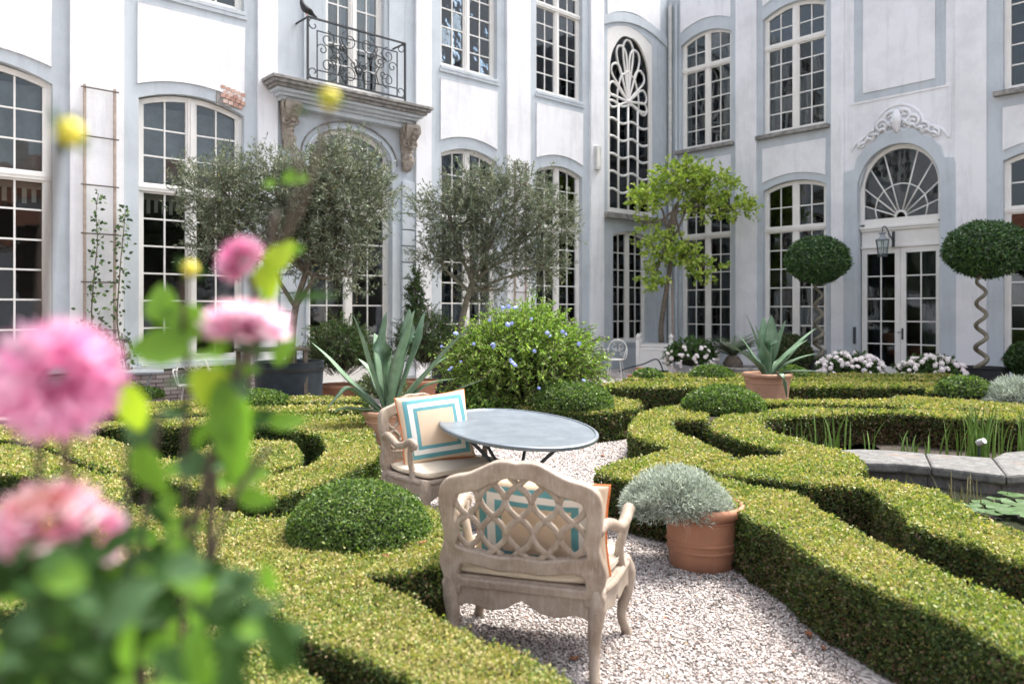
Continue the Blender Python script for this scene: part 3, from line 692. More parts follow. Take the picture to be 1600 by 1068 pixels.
for i in range(10):
    r0, r1 = [.56+.26*math.sin(a_) for a_ in (angs[i], angs[i+1])]
    fb.sweep([(ctr[0]-math.cos(angs[i])*r0, fy, ctr[1]+math.sin(angs[i])*r0), (ctr[0]-math.cos(angs[i+1])*r1, fy, ctr[1]+math.sin(angs[i+1])*r1)], .016, 6)
    for lo, hi in ((.14, None), (None, 1)):
        am = [angs[i]+(angs[i+1]-angs[i])*q for q in (0, .5, 1)]
        rin = [(.14 if lo else .56+.26*math.sin(q)) for q in am]; rout = [(.56+.26*math.sin(q) if lo else fanedge(q)) for q in am]
        poly = [(ctr[0]-math.cos(q)*r_, ctr[1]+math.sin(q)*r_) for q, r_ in zip(am, rout)]+[(ctr[0]-math.cos(q)*r_, ctr[1]+math.sin(q)*r_) for q, r_ in list(zip(am, rin))[::-1]]
        pane(fan, poly[::-1], fy)
fb.build('glazing_bars', 'white_paint', fan, smooth=True)
# transom ledge and frieze over the door
tm = MB(); tm.box(5.77, 7.65, fy-.13, fy+.04, 3.66, 3.72); tm.box(5.78, 7.64, fy-.10, fy+.04, 3.60, 3.66); tm.box(5.79, 7.63, fy-.05, fy+.04, 3.24, 3.60); tm.box(5.78, 7.64, fy-.08, fy+.04, 3.18, 3.24)
tm.build('door_frieze', 'white_paint', LB, bevel=.006)
for s, nm in ((-1, 'left'), (1, 'right')):
    a, b_ = (5.79, fc-.004) if s < 0 else (fc+.004, 7.63); st = .125
    d_ = MB(); d_.box(a, a+st, fy-.04, fy+.04, .06, 3.18); d_.box(b_-st, b_, fy-.04, fy+.04, .06, 3.18); d_.box(a+st, b_-st, fy-.04, fy+.04, .06, .28); d_.box(a+st, b_-st, fy-.04, fy+.04, 3.04, 3.18)
    d_.box(a+st+.04, b_-st-.04, fy-.055, fy-.04, .11, .23)
    do = d_.build('door', 'white_paint', LB, bevel=.004); do['label'] = nm+' leaf of the glazed garden door'
    gb = MB(); xm = (a+b_)/2; gb.box(xm-.014, xm+.014, fy-.02, fy+.02, .28, 3.04)
    for r_ in range(1, 5): gb.box(a+st, b_-st, fy-.019, fy+.019, .28+.552*r_-.014, .28+.552*r_+.014)
    gb.build('glazing_bars', 'white_paint', do)
    for r_ in range(5):
        for (pa, pb) in ((a+st, xm-.01), (xm+.01, b_-st)): pane(do, rect(pa, pb, .28+.552*r_, .83+.552*r_), fy)
    cloth(do, a+st if s < 0 else b_-.5, a+.45 if s < 0 else b_-st, .2, 3.1, .42, 'dark_cloth', folds=4)
    if s > 0:
        hd = MB(); hd.box(fc+.03, fc+.075, fy-.055, fy-.04, .95, 1.22); hd.sweep([(fc+.05, fy-.06, 1.12), (fc+.05, fy-.10, 1.12), (fc-.04, fy-.105, 1.12)], .011, 8); hd.build('handle', 'dark_steel', do)
MB().box(fc-1.3, fc+1.3, -.35, .12, 0, .055).build('door_step', 'stone_ledge', LB, bevel=.01)
MB().box(fc-1.03, fc-.97, -.13, -.08, .82, 1.24).build('shutter_stay', 'dark_steel', LB, bevel=.006)
# downpipe at the corner
dp = MB(); dp.sweep([(.13, -.10, .0), (.13, -.10, TB-.3)], .058, 14, caps=True)
for z in (1.4, 3.4, 5.95, 8.35): dp.lathe([(.064, -.04), (.074, -.03), (.074, .03), (.064, .04)], 14, (.13, -.10, z))
dp.build('downpipe', 'plastic_grey', LB, smooth=False)
dp2 = MB(); dp2.sweep([(.33, -.07, .0), (.33, -.07, TB-.3)], .04, 12); dp2.build('downpipe', 'grey_plaster', LB)
# wings that close the court behind the photographer, seen in the panes
def back_wing(name, label, loc, rz, L_, h):
    o = thing(name, label, 'building', loc, rz); mb = MB(); mb.box(0, L_, 0, 5, 0, h); mb.build('wall', 'white_plaster', o)
    mb = MB(); mb.add([(-.3, -.4, h), (L_+.3, -.4, h), (L_+.3, 5.4, h), (-.3, 5.4, h), (-.3, 2.5, h+2.8), (L_+.3, 2.5, h+2.8)], [(0, 1, 5, 4), (2, 3, 4, 5), (1, 2, 5), (3, 0, 4), (3, 2, 1, 0)]); mb.build('roof', 'roof_tile', o)
    k = int(L_/3)
    me = MB().box(-.65, .65, -.03, .02, 0, 2.5).mesh('window', 'interior')
    for i in range(k):
        for z in (.8, 4.2): obj('window', me, o, (1.5+3*i, 0, z*.72))
    c_ = MB().box(L_*.4, L_*.4+.9, 2, 2.8, h+1.5, h+4).build('chimney', 'brick_red', o)
rC = math.atan2(-.7427, .6696)
ex, ey = Vector((.743, .669, 0)), Vector((-.669, .743, 0))
P0 = Vector((*CO, 0))
back_wing('building', 'pale rear wing with a red tiled roof on the right side of the court', P0+ex*2+ey*(-26), math.atan2(-.669, -.743), 32, 5.6)
back_wing('building', 'pale rear wing with a red tiled roof behind the viewer', P0+ex*(-31)+ey*(-26), math.atan2(.743, -.669), 26, 5.4)
# ================================================================= GARDEN
def soil_patch(poly, name='soil'):
    return meta(MB().slab([(p.x, p.y) for p in poly], .0, .012).build(name, 'soil'), kind='structure')
def pip(px, py, poly):                                     # vectorised point in polygon
    ins = np.zeros(len(px), bool); n = len(poly)
    for i in range(n):
        x1, y1 = poly[i]; x2, y2 = poly[(i+1) % n]
        if y1 == y2: continue
        c = ((y1 > py) != (y2 > py)) & (px < (x2-x1)*(py-y1)/(y2-y1)+x1); ins ^= c
    return ins
def chaikin(p, it=2):
    for _ in range(it):
        q = []
        for i in range(len(p)):
            a, b_ = p[i], p[(i+1) % len(p)]
            q += [(.8*a[0]+.2*b_[0], .8*a[1]+.2*b_[1]), (.2*a[0]+.8*b_[0], .2*a[1]+.8*b_[1])]
        p = q
    return p
def leafsize(d): return np.clip(.0031*d+.0045, .012, .06)
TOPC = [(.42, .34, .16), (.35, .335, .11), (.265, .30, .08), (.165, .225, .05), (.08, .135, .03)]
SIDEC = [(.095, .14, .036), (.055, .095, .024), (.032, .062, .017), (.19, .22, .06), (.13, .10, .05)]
TWIGC = [(.16, .10, .055), (.10, .065, .04), (.22, .15, .09), (.08, .10, .03), (.12, .14, .04)]
DOMEC = [(.115, .19, .05), (.07, .13, .03), (.17, .25, .065), (.04, .08, .02), (.24, .29, .10)]
def box_leaves(pos, nr, d, col, spread=.75):
    n = len(pos); L = leafsize(d)*rng.uniform(.75, 1.35, n)
    dr = unit(nr*rng.uniform(.0, 1.1, (n, 1))+rv(n)*.9); nn = unit(nr+rv(n)*spread)
    return pos, dr, nn, L, L*rng.uniform(.5, .75, n), np.clip(col, .01, .9)
HEDGE_TOP = .40
def hedge(label, px, hh=.39, bare=0.0, world=False, warm=1.0, cover=1.9, dry=.5):
    poly = px if world else [tuple(G(u, v, hh).xy) for u, v in px]
    ar = sum(poly[i][0]*poly[(i+1) % len(poly)][1]-poly[(i+1) % len(poly)][0]*poly[i][1] for i in range(len(poly)))
    if ar < 0: poly = poly[::-1]
    poly = chaikin(poly, 2); P = np.array(poly); n = len(P)
    o = thing('box_hedge', label, 'hedge', (P[:, 0].mean(), P[:, 1].mean(), 0), 0, 'clipped box hedges of the parterre')
    org = np.array(o.location)
    E_ = np.roll(P, -1, 0)-P; Ln = np.linalg.norm(E_, axis=1); nrm = np.stack([E_[:, 1], -E_[:, 0]], 1)/Ln[:, None]
    vn = unit(nrm+np.roll(nrm, 1, 0)); ins = P-vn*.03
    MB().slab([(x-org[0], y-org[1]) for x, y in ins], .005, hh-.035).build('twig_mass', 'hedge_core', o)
    # sides
    area = Ln.sum()*hh; dmin = max(1.5, P[:, 1].min()); amin = .31*leafsize(dmin)**2; m_ = int(min(450000, area*cover*1.15/amin))
    i = rng.choice(n, m_, p=Ln/Ln.sum()); s = rng.random(m_)[:, None]; q = P[i]+E_[i]*s; z = rng.random(m_)**.9*hh
    d = np.hypot(q[:, 0], q[:, 1]); keep = rng.random(m_) < (leafsize(dmin)/leafsize(d))**2
    face = (nrm[i]*q).sum(1) > 0; keep &= (~face) | (rng.random(m_) < .35); keep &= np.abs(q[:, 0]) < q[:, 1]*.72+1.0
    q, z, d, i = q[keep], z[keep], d[keep], i[keep]; nn = np.c_[nrm[i], np.zeros(len(q))]
    nn[:, 2] = np.where(z > hh-.05, .7, .05); pos = np.c_[q, z]
    pos += nn*((wob(pos, 3)*.012+wob(pos, 9)*.016+wob(pos, 31, 3)*.008-.004+rng.normal(0, .007, len(q)))[:, None])
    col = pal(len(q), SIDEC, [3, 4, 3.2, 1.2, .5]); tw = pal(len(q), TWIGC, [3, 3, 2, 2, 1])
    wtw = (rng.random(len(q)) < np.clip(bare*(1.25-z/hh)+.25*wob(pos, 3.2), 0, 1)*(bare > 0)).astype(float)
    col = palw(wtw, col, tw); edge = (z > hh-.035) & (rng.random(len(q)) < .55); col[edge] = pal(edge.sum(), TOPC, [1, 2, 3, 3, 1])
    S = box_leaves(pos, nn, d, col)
    # top
    lo, hi = P.min(0), P.max(0); lo = np.maximum(lo, [-.72*hi[1]-1, lo[1]]); hi = np.minimum(hi, [.72*hi[1]+1, hi[1]])
    m_ = int(min(900000, np.prod(hi-lo)*cover*.95/amin)); q = lo+rng.random((m_, 2))*(hi-lo); d = np.hypot(q[:, 0], q[:, 1])
    keep = (rng.random(m_) < (leafsize(dmin)/leafsize(d))**2) & (np.abs(q[:, 0]) < q[:, 1]*.72+.9); q, d = q[keep], d[keep]
    keep = pip(q[:, 0], q[:, 1], poly); q, d = q[keep], d[keep]
    pos = np.c_[q, np.full(len(q), hh)]; pos[:, 2] += wob(pos, 4)*.010+wob(pos, 14, 2)*.010+rng.normal(0, .010, len(q))-.010; sh_ = (rng.random(len(q)) < .012); pos[sh_, 2] += rng.uniform(.008, .032, sh_.sum())
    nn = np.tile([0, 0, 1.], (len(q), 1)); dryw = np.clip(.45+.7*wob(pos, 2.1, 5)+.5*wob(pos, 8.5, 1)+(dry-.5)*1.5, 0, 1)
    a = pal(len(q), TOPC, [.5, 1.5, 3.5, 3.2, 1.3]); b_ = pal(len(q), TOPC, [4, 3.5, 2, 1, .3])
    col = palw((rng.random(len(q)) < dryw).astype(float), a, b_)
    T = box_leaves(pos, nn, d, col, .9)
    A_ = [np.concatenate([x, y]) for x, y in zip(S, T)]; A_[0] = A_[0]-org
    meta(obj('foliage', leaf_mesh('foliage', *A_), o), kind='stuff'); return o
def dome(label, c, rx, hz, z0=.38, ry=None, cols=DOMEC, cat='box dome', name='box_dome', full=False, cover=2.2, Lf=1.0, group='clipped box domes', mat='leaf', squash=0):
    ry = ry or rx; o = thing(name, label, cat, (c[0], c[1], z0), 0, group)
    d = math.hypot(c[0], c[1]); L0 = float(leafsize(np.array(d)))*Lf; area = (4 if full else 2.4)*math.pi*rx*max(hz, rx*.7); m_ = int(area*cover/(.31*L0*L0))
    v = rv(m_)
    if not full: v[:, 2] = np.abs(v[:, 2])
    rad = 1+.035*wob(v, 2.2, c[0])+.02*wob(v, 6, c[1])+rng.normal(0, .012, m_)+(rng.random(m_) < .012)*rng.uniform(.02, .10, m_)
    if full: rad *= 1-.10*np.clip(-v[:, 2]-.25, 0, 1)
    pos = v*np.array([rx, ry, hz])*rad[:, None]; nn = unit(v/np.array([rx, ry, hz]))
    col = pal(m_, cols, [3, 3, 2, 2, .8][:len(cols)])
    L = L0*rng.uniform(.7, 1.35, m_)
    me = leaf_mesh('foliage', pos, nn*rng.uniform(.1, 1, (m_, 1))+rv(m_)*.9, nn+rv(m_)*.7, L, L*rng.uniform(.45, .7, m_), np.clip(col, .01, .9), mat)
    meta(obj('foliage', me, o), kind='stuff')
    k = 20; prof = [(math.cos(a)*.93*rx, math.sin(a)*.93*hz) for a in np.linspace(-math.pi/2 if full else -.1, math.pi/2-.01, 12)]
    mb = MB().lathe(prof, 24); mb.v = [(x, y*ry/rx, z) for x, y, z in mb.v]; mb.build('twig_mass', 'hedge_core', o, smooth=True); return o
# --- right hand hedges
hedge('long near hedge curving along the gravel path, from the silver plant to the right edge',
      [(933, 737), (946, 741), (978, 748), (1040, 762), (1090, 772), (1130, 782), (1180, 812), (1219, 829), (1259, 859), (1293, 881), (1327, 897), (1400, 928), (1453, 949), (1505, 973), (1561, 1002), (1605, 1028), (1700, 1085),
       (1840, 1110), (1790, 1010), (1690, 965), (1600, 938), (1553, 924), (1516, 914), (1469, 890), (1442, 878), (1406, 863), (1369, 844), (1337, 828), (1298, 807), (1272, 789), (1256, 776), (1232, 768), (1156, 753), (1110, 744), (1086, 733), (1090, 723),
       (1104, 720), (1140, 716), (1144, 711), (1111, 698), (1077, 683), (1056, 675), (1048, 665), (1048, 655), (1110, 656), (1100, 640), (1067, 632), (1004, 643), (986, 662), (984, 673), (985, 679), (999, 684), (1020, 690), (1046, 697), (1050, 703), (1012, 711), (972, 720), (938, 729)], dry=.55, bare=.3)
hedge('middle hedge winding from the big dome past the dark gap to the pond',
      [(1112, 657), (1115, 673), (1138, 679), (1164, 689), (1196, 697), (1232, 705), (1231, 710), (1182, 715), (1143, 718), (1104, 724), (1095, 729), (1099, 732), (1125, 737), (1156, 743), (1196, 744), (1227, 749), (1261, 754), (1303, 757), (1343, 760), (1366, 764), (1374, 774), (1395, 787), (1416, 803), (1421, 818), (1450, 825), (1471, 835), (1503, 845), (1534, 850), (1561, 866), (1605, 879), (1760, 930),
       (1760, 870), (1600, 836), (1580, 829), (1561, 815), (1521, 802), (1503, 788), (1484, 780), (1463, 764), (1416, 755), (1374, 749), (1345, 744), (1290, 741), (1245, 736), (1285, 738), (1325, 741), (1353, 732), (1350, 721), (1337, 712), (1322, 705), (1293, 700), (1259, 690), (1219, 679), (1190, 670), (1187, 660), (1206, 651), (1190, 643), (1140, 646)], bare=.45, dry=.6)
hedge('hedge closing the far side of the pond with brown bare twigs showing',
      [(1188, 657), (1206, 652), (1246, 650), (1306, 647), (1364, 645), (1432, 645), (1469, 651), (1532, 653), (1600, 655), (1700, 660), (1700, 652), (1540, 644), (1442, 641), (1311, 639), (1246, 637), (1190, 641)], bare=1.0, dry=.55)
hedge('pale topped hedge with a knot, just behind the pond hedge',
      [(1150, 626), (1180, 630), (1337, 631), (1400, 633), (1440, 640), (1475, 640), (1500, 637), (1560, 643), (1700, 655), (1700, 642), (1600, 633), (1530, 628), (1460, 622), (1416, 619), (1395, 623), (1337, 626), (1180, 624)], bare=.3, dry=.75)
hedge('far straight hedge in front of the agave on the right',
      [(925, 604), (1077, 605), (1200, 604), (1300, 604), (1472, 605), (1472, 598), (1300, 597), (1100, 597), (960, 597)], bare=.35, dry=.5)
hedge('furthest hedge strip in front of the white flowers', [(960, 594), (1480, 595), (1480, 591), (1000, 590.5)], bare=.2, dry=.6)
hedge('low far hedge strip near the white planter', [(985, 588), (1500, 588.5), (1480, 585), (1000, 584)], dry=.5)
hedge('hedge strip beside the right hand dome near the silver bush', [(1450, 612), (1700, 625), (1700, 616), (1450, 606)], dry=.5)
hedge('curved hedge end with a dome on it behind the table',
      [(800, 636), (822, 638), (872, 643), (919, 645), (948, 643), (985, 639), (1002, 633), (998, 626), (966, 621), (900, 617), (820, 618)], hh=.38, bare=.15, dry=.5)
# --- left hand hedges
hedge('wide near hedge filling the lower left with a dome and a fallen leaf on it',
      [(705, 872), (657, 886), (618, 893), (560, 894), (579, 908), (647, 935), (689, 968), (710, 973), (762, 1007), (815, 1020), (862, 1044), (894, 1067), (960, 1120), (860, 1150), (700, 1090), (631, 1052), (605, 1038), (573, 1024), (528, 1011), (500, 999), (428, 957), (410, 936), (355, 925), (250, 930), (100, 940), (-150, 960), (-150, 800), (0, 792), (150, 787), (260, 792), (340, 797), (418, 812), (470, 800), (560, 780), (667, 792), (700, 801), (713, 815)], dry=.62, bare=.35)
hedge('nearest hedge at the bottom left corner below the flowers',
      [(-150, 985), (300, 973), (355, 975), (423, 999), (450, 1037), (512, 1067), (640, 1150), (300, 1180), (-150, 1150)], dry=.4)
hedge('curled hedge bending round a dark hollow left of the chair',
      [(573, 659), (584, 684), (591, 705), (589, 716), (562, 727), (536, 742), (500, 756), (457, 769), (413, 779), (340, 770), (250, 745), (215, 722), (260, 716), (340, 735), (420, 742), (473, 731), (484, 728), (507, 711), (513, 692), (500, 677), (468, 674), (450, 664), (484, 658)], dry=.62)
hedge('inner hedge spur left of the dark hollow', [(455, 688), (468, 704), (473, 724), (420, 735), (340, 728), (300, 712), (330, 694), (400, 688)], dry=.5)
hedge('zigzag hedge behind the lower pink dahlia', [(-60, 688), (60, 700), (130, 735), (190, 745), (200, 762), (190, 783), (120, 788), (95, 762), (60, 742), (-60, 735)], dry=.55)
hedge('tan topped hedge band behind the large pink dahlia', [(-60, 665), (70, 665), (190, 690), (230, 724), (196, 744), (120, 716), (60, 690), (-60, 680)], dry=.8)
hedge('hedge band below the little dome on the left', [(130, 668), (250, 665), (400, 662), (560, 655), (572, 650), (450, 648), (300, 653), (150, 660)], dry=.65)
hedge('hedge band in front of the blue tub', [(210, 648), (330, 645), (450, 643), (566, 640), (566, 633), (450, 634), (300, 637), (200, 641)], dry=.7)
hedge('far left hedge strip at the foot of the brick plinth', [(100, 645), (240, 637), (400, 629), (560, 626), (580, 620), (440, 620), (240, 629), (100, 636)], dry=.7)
# --- domes
def dome_px(label, u, vfront, rpx, hpx, z0=.38, **k):
    df = (EYE-z0)*F/(vfront-HOR); r_ = rpx*df/F/(1-rpx/F*.95); dc = df+r_*.95
    return dome(label, ((u-800)/F*dc, dc), r_, (hpx-rpx*.0)*dc/F*k.pop('hs', 1.0), z0, **k)
dome('big bright green box dome on the near hedge left of the lattice chair', ((560-800)/F*4.33, 4.33), .39, .275)
dome('box dome on the curved hedge behind the right side of the table', ((893-800)/F*10.0, 10.0), .53, .33)
dome('broad box dome on the middle hedge in front of the far agave pot', ((1130-800)/F*9.7, 9.7), .50, .30)
dome('box dome at the far right beside the silver bush', ((1508-800)/F*11.6, 11.6), .38, .26)
dome('small box dome nearest the white flowered bush by the planter', ((1112-800)/F*14.5, 14.5), .40, .21)
dome('small dark box dome in front of the white planter', ((1013-800)/F*14.2, 14.2), .27, .17)
dome('small box dome half hidden behind the far agave pot', ((1228-800)/F*14.6, 14.6), .40, .2)
dome('low box dome on the left in front of the blue tub', ((392-800)/F*10.5, 10.5), .48, .16)
dome('low box dome seen between the flower stems on the left', ((205-800)/F*11.2, 11.2), .42, .12)
dome('large dark clipped ball behind the far agave', ((1237-800)/F*18.2, 18.2), .45, .50, .55, full=True, name='clipped_ball', cat='clipped shrub', group='clipped balls', cols=[(.05, .085, .03), (.03, .06, .02), (.10, .13, .05), (.14, .13, .06)])
dome('dark clipped ball cut by the right edge', ((1607-800)/F*14.9, 14.9), .37, .34, .68, full=True, name='clipped_ball', cat='clipped shrub', group='clipped balls', cols=[(.05, .10, .03), (.03, .06, .02), (.09, .16, .05)])
# --- soil inside the compartments
soil_patch([G(1000, 690), G(1060, 650), G(1300, 650), G(1400, 720), G(1250, 740), G(1110, 720)])
soil_patch([G(1045, 740), G(1120, 790), G(1300, 850), G(1480, 950), G(1800, 1120), G(1900, 900), G(1700, 850), G(1480, 800), G(1400, 770), G(1350, 745), G(1240, 705), G(1120, 680)])
soil_patch([G(1150, 672), G(1900, 672), G(1900, 790), G(1330, 790), G(1230, 745)])
soil_patch([G(950, 632), G(1800, 660), G(1800, 615), G(960, 606)])
soil_patch([G(-150, 1400), G(640, 1400), G(600, 1120), G(560, 960), G(440, 840), G(560, 730), G(560, 665), G(560, 645), G(-150, 660)])
# --- pond
pond = thing('pond', 'garden pond with a pale stone rim and dark water at the right', 'pond', G(1480, 730, .3)*1.0); pond.location.z = 0; po = pond.location.copy()
ZR = .30; bk = [G(u, v, ZR) for u, v in ((1290, 703), (1340, 701), (1395, 703), (1445, 707), (1500, 711), (1550, 714.5), (1568, 706), (1640, 700), (1720, 698))]
ft = [G(u, v, ZR) for u, v in ((1300, 722), (1352, 722), (1403, 723.5), (1455, 728.5), (1521, 736), (1572, 742), (1586, 741), (1640, 737), (1720, 733))]
for (i0, i1) in ((0, 3), (3, 5), (5, 8)):
    g_1 = .006; fl = ft[i0:i1+1]; bl = bk[i0:i1+1]
    q = [(p.x-po.x+(g_1 if k == 0 and i0 else 0), p.y-po.y) for k, p in enumerate(fl)]+[(p.x-po.x+(g_1 if k == i1-i0 and i0 else 0), p.y-po.y) for k, p in enumerate(bl[::-1])]
    st_o = MB().slab(q, ZR-.085, ZR).build('rim_stone', 'pond_stone', pond, bevel=.022)
    n_ = len(fl); q2 = [(x, y+.06) for x, y in q[:n_]]+[(x, y-.03) for x, y in q[n_:]]
    MB().slab(q2, .0, ZR-.0855).build('rim_wall', 'pond_stone', pond)
wt = [(p.x, p.y+.1) for p in ft]; near_ = [G(1720, 950, .1), G(1560, 860, .1), G(1400, 790, .1), G(1290, 760, .1)]
meta(MB().slab(wt+[(p.x, p.y) for p in near_], .02, .12).build('water', 'pond_water'), kind='structure')
lp = thing('water_lily', 'water lily pads floating on the pond by the right edge', 'water plant', G(1560, 800, .13)); lo_ = lp.location.copy()
random.seed(3)
for (u, v, r_) in ((1517, 789, .10), (1540, 783, .12), (1565, 792, .13), (1590, 786, .14), (1600, 800, .15), (1578, 803, .12), (1548, 802, .11), (1525, 799, .08), (1610, 778, .13), (1580, 776, .12), (1555, 779, .08), (1620, 812, .13)):
    p = G(u, v, .15)-lo_; k = 14; a0 = random.random()*6; tl = random.uniform(-.05, .05)
    vs = [(0, 0, 0)]+[(r_*.8*math.cos(a0+.25+(6.28-.5)*i/k), r_*.8*math.sin(a0+.25+(6.28-.5)*i/k), .006+.004*math.sin(i*1.7)+tl*r_*math.cos(i/k*6.28)) for i in range(k+1)]
    o = MB().add(vs, [(0, i+1, i+2) for i in range(k)]).build('lily_pad', 'lily_pad', lp, loc=(p.x, p.y, random.uniform(.005, .04)))
def blades(mb, base, n, h, spread, wd, lean=.35):
    for _ in range(n):
        a = random.random()*6.28; x, y = base[0]+random.gauss(0, spread), base[1]+random.gauss(0, spread); hh = h*random.uniform(.55, 1.1); ln = random.random()*lean*hh; pa = random.random()*6.28
        pv = None; k = 6; vs = []
        for i in range(k+1):
            t_ = i/k; cx, cy, cz = x+math.cos(a)*ln*t_**2.2, y+math.sin(a)*ln*t_**2.2, base[2]+hh*t_*(1-.25*lean*t_**3); ww = wd*(1-t_**2.5)*.5
            vs += [(cx+math.cos(pa)*ww, cy+math.sin(pa)*ww, cz), (cx-math.cos(pa)*ww, cy-math.sin(pa)*ww, cz)]
        mb.add(vs, [(2*i, 2*i+1, 2*i+3, 2*i+2) for i in range(k)])
plain('reed_green', (.22, .38, .07), .5, var=.25, vs=3, bstr=0); plain('reed_dry', (.33, .30, .12), .7, var=.3, vs=8, bstr=0)
for (u, v, n_, h_, lab, mt) in ((1248, 712, 9, .52, 'short clump of bright reeds left of the pond rim', 'reed_green'), (1303, 718, 12, .72, 'tall narrow reed clump in front of the brown hedge face', 'reed_green'), (1345, 718, 7, .5, 'sparse reed blades behind the end of the pond rim', 'reed_green'),
                                (1425, 716, 14, .34, 'low arching reeds in the middle behind the pond rim', 'reed_green'), (1530, 720, 55, .74, 'dense tall reed clump behind the pond rim near the right edge', 'reed_green'), (1497, 720, 12, .55, 'thin reeds left of the dense reed clump', 'reed_green'),
                                (1590, 716, 14, .6, 'reeds arching out of the right edge', 'reed_green'), (1490, 800, 26, .34, 'thin brownish rushes rising from the pond water', 'reed_dry'), (1515, 795, 10, .30, 'dry rushes beside the lily pads', 'reed_dry'), (1420, 778, 8, .22, 'short thin rushes at the left end of the pond water', 'reed_dry')):
    p = G(u, v, .05); o = thing('reed_clump', lab, 'reeds', (p.x, p.y, .02), 0, 'reeds around the pond'); mb = MB(); blades(mb, (0, 0, 0), n_, h_, .10, .022 if mt == 'reed_green' else .012); mb.build('blades', mt, o)
sl_ = thing('garden_spotlight', 'small round grey spotlight among the reeds', 'lamp', G(1530, 726, .1)); MB().lathe([(.001, -.015), (.03, -.015), (.034, .01), (.026, .06), (.03, .065), (.001, .06)], 16).build('housing', 'plastic_grey', sl_, rot=(R(60), 0, R(20)), loc=(0, 0, .22)); MB().sweep([(0, 0, -.1), (0, 0, .22)], .01, 6).build('stake', 'dark_steel', sl_)
# ---------------------------------------------------------------- pots
def pot(name, label, c, r_, h_, mat='terracotta', taper=.72, lip=.035, rings=3, soil_=True, group=None, k=40, cat='flower pot'):
    o = thing(name, label, cat, (c[0], c[1], 0), 0, group); rb = r_*taper; lh = lip*1.9
    at = lambda q: rb+(r_-lip*.9-rb)*q
    pr = [(rb*.2, .0), (rb*.96, .0), (rb, .012)]
    for q in (.30, .42, .78)[:rings]: pr += [(at(q)-.001, h_*q-.012), (at(q)+.008, h_*q-.006), (at(q)+.009, h_*q+.004), (at(q)+.001, h_*q+.011)]
    pr += [(at(1)-.002, h_-lh-.01), (at(1)+.004, h_-lh), (r_-lip*.35, h_-lh+.004), (r_, h_-lh*.6), (r_, h_-lh*.3), (r_-.010, h_-.003), (r_-lip*.75, h_), (r_-lip*1.15, h_-.012), (r_-lip*1.35, h_-.10), (.01, h_-.10)]
    MB().lathe(pr, k).build('pot_body', mat, o, auto=50)
    if soil_: MB().lathe([(.001, h_-.055), (r_*.5, h_-.05), (r_-lip*1.2, h_-.065)], 24).build('potting_soil', 'soil', o)
    return o
def tub(label, c, r_, h_, mat='tub_blue', name='planter_tub', group='round blue tubs', bands=2):
    o = thing(name, label, 'planter', (c[0], c[1], 0), 0, group)
    pr = [(r_*.88, 0), (r_*.90, .02)]
    for q in np.linspace(.05, .97, 12): pr.append((r_*(.90+.09*q), h_*q))
    pr += [(r_, h_-.01), (r_, h_), (r_-.035, h_), (r_-.045, h_-.08), (.01, h_-.08)]
    MB().lathe(pr, 40).build('tub_body', mat, o, auto=50)
    for q in np.linspace(.32, .86, bands): rr_ = r_*(.90+.09*q); MB().lathe([(rr_, h_*q-.03), (rr_+.012, h_*q-.03), (rr_+.014, h_*q+.03), (rr_, h_*q+.03)], 40).build('hoop', mat if bands < 2 else 'black_pot', o, auto=50)
    MB().lathe([(.001, h_-.07), (r_-.04, h_-.075)], 20).build('potting_soil', 'soil', o); return o
# silver plant in the near pot
PC = W(1097, 900, 4.95); PC.z = 0
pot('terracotta_pot', 'terracotta pot with a rolled rim on the gravel holding the silver plant', PC, .272, .40, taper=.76)
sv = thing('silver_shrub', 'silvery grey lavender cotton spilling over the near terracotta pot', 'shrub', (PC.x-.17, PC.y, .375))
def silver(o, rx, ry, rz, n, L0, c0=(0, 0, .0), colr=((.44, .49, .43), (.56, .61, .54), (.32, .36, .31), (.22, .26, .21))):
    v = rv(n); v[:, 2] = np.abs(v[:, 2])*1.0-.25*rng.random(n); rad = rng.uniform(.55, 1.0, n)**.5*(1+.12*wob(v, 3))
    pos = v*np.array([rx, ry, rz])*rad[:, None]+np.array(c0); nn = unit(v*np.array([1, 1, 1.4]))
    L = L0*rng.uniform(.5, 1.3, n); col = pal(n, list(colr), [3, 3, 2, 1])
    meta(obj('foliage', leaf_mesh('foliage', pos, nn*.8+rv(n)*.75+np.array([0, 0, .25]), rv(n), L, L*.16, np.clip(col, .02, .9), 'leaf_grey'), o), kind='stuff')
silver(sv, .345, .28, .245, 34000, .036)
mb = MB()
for _ in range(60):
    a, b_ = random.random()*6.28, random.uniform(.1, 1); q = (math.cos(a)*.27*b_, math.sin(a)*.22*b_, .22*math.sqrt(1-b_*b_*.9)); mb.sweep([(.12, 0, -.08), (q[0]*.5+.06, q[1]*.5, q[2]*.5), q], [.006, .004, .002], 5)
mb.build('stems', 'twig', sv)
sv2 = thing('silver_shrub', 'silver leaved bush at the right edge beside the black tub', 'shrub', ((1590-800)/F*11.2, 11.2, .30)); silver(sv2, .48, .4, .36, 9000, .08); MB().lathe([(.001, -.3), (.3, -.3), (.36, 0), (.2, .2), (.001, .24)], 16).build('twig_mass', 'hedge_core', sv2, smooth=True)
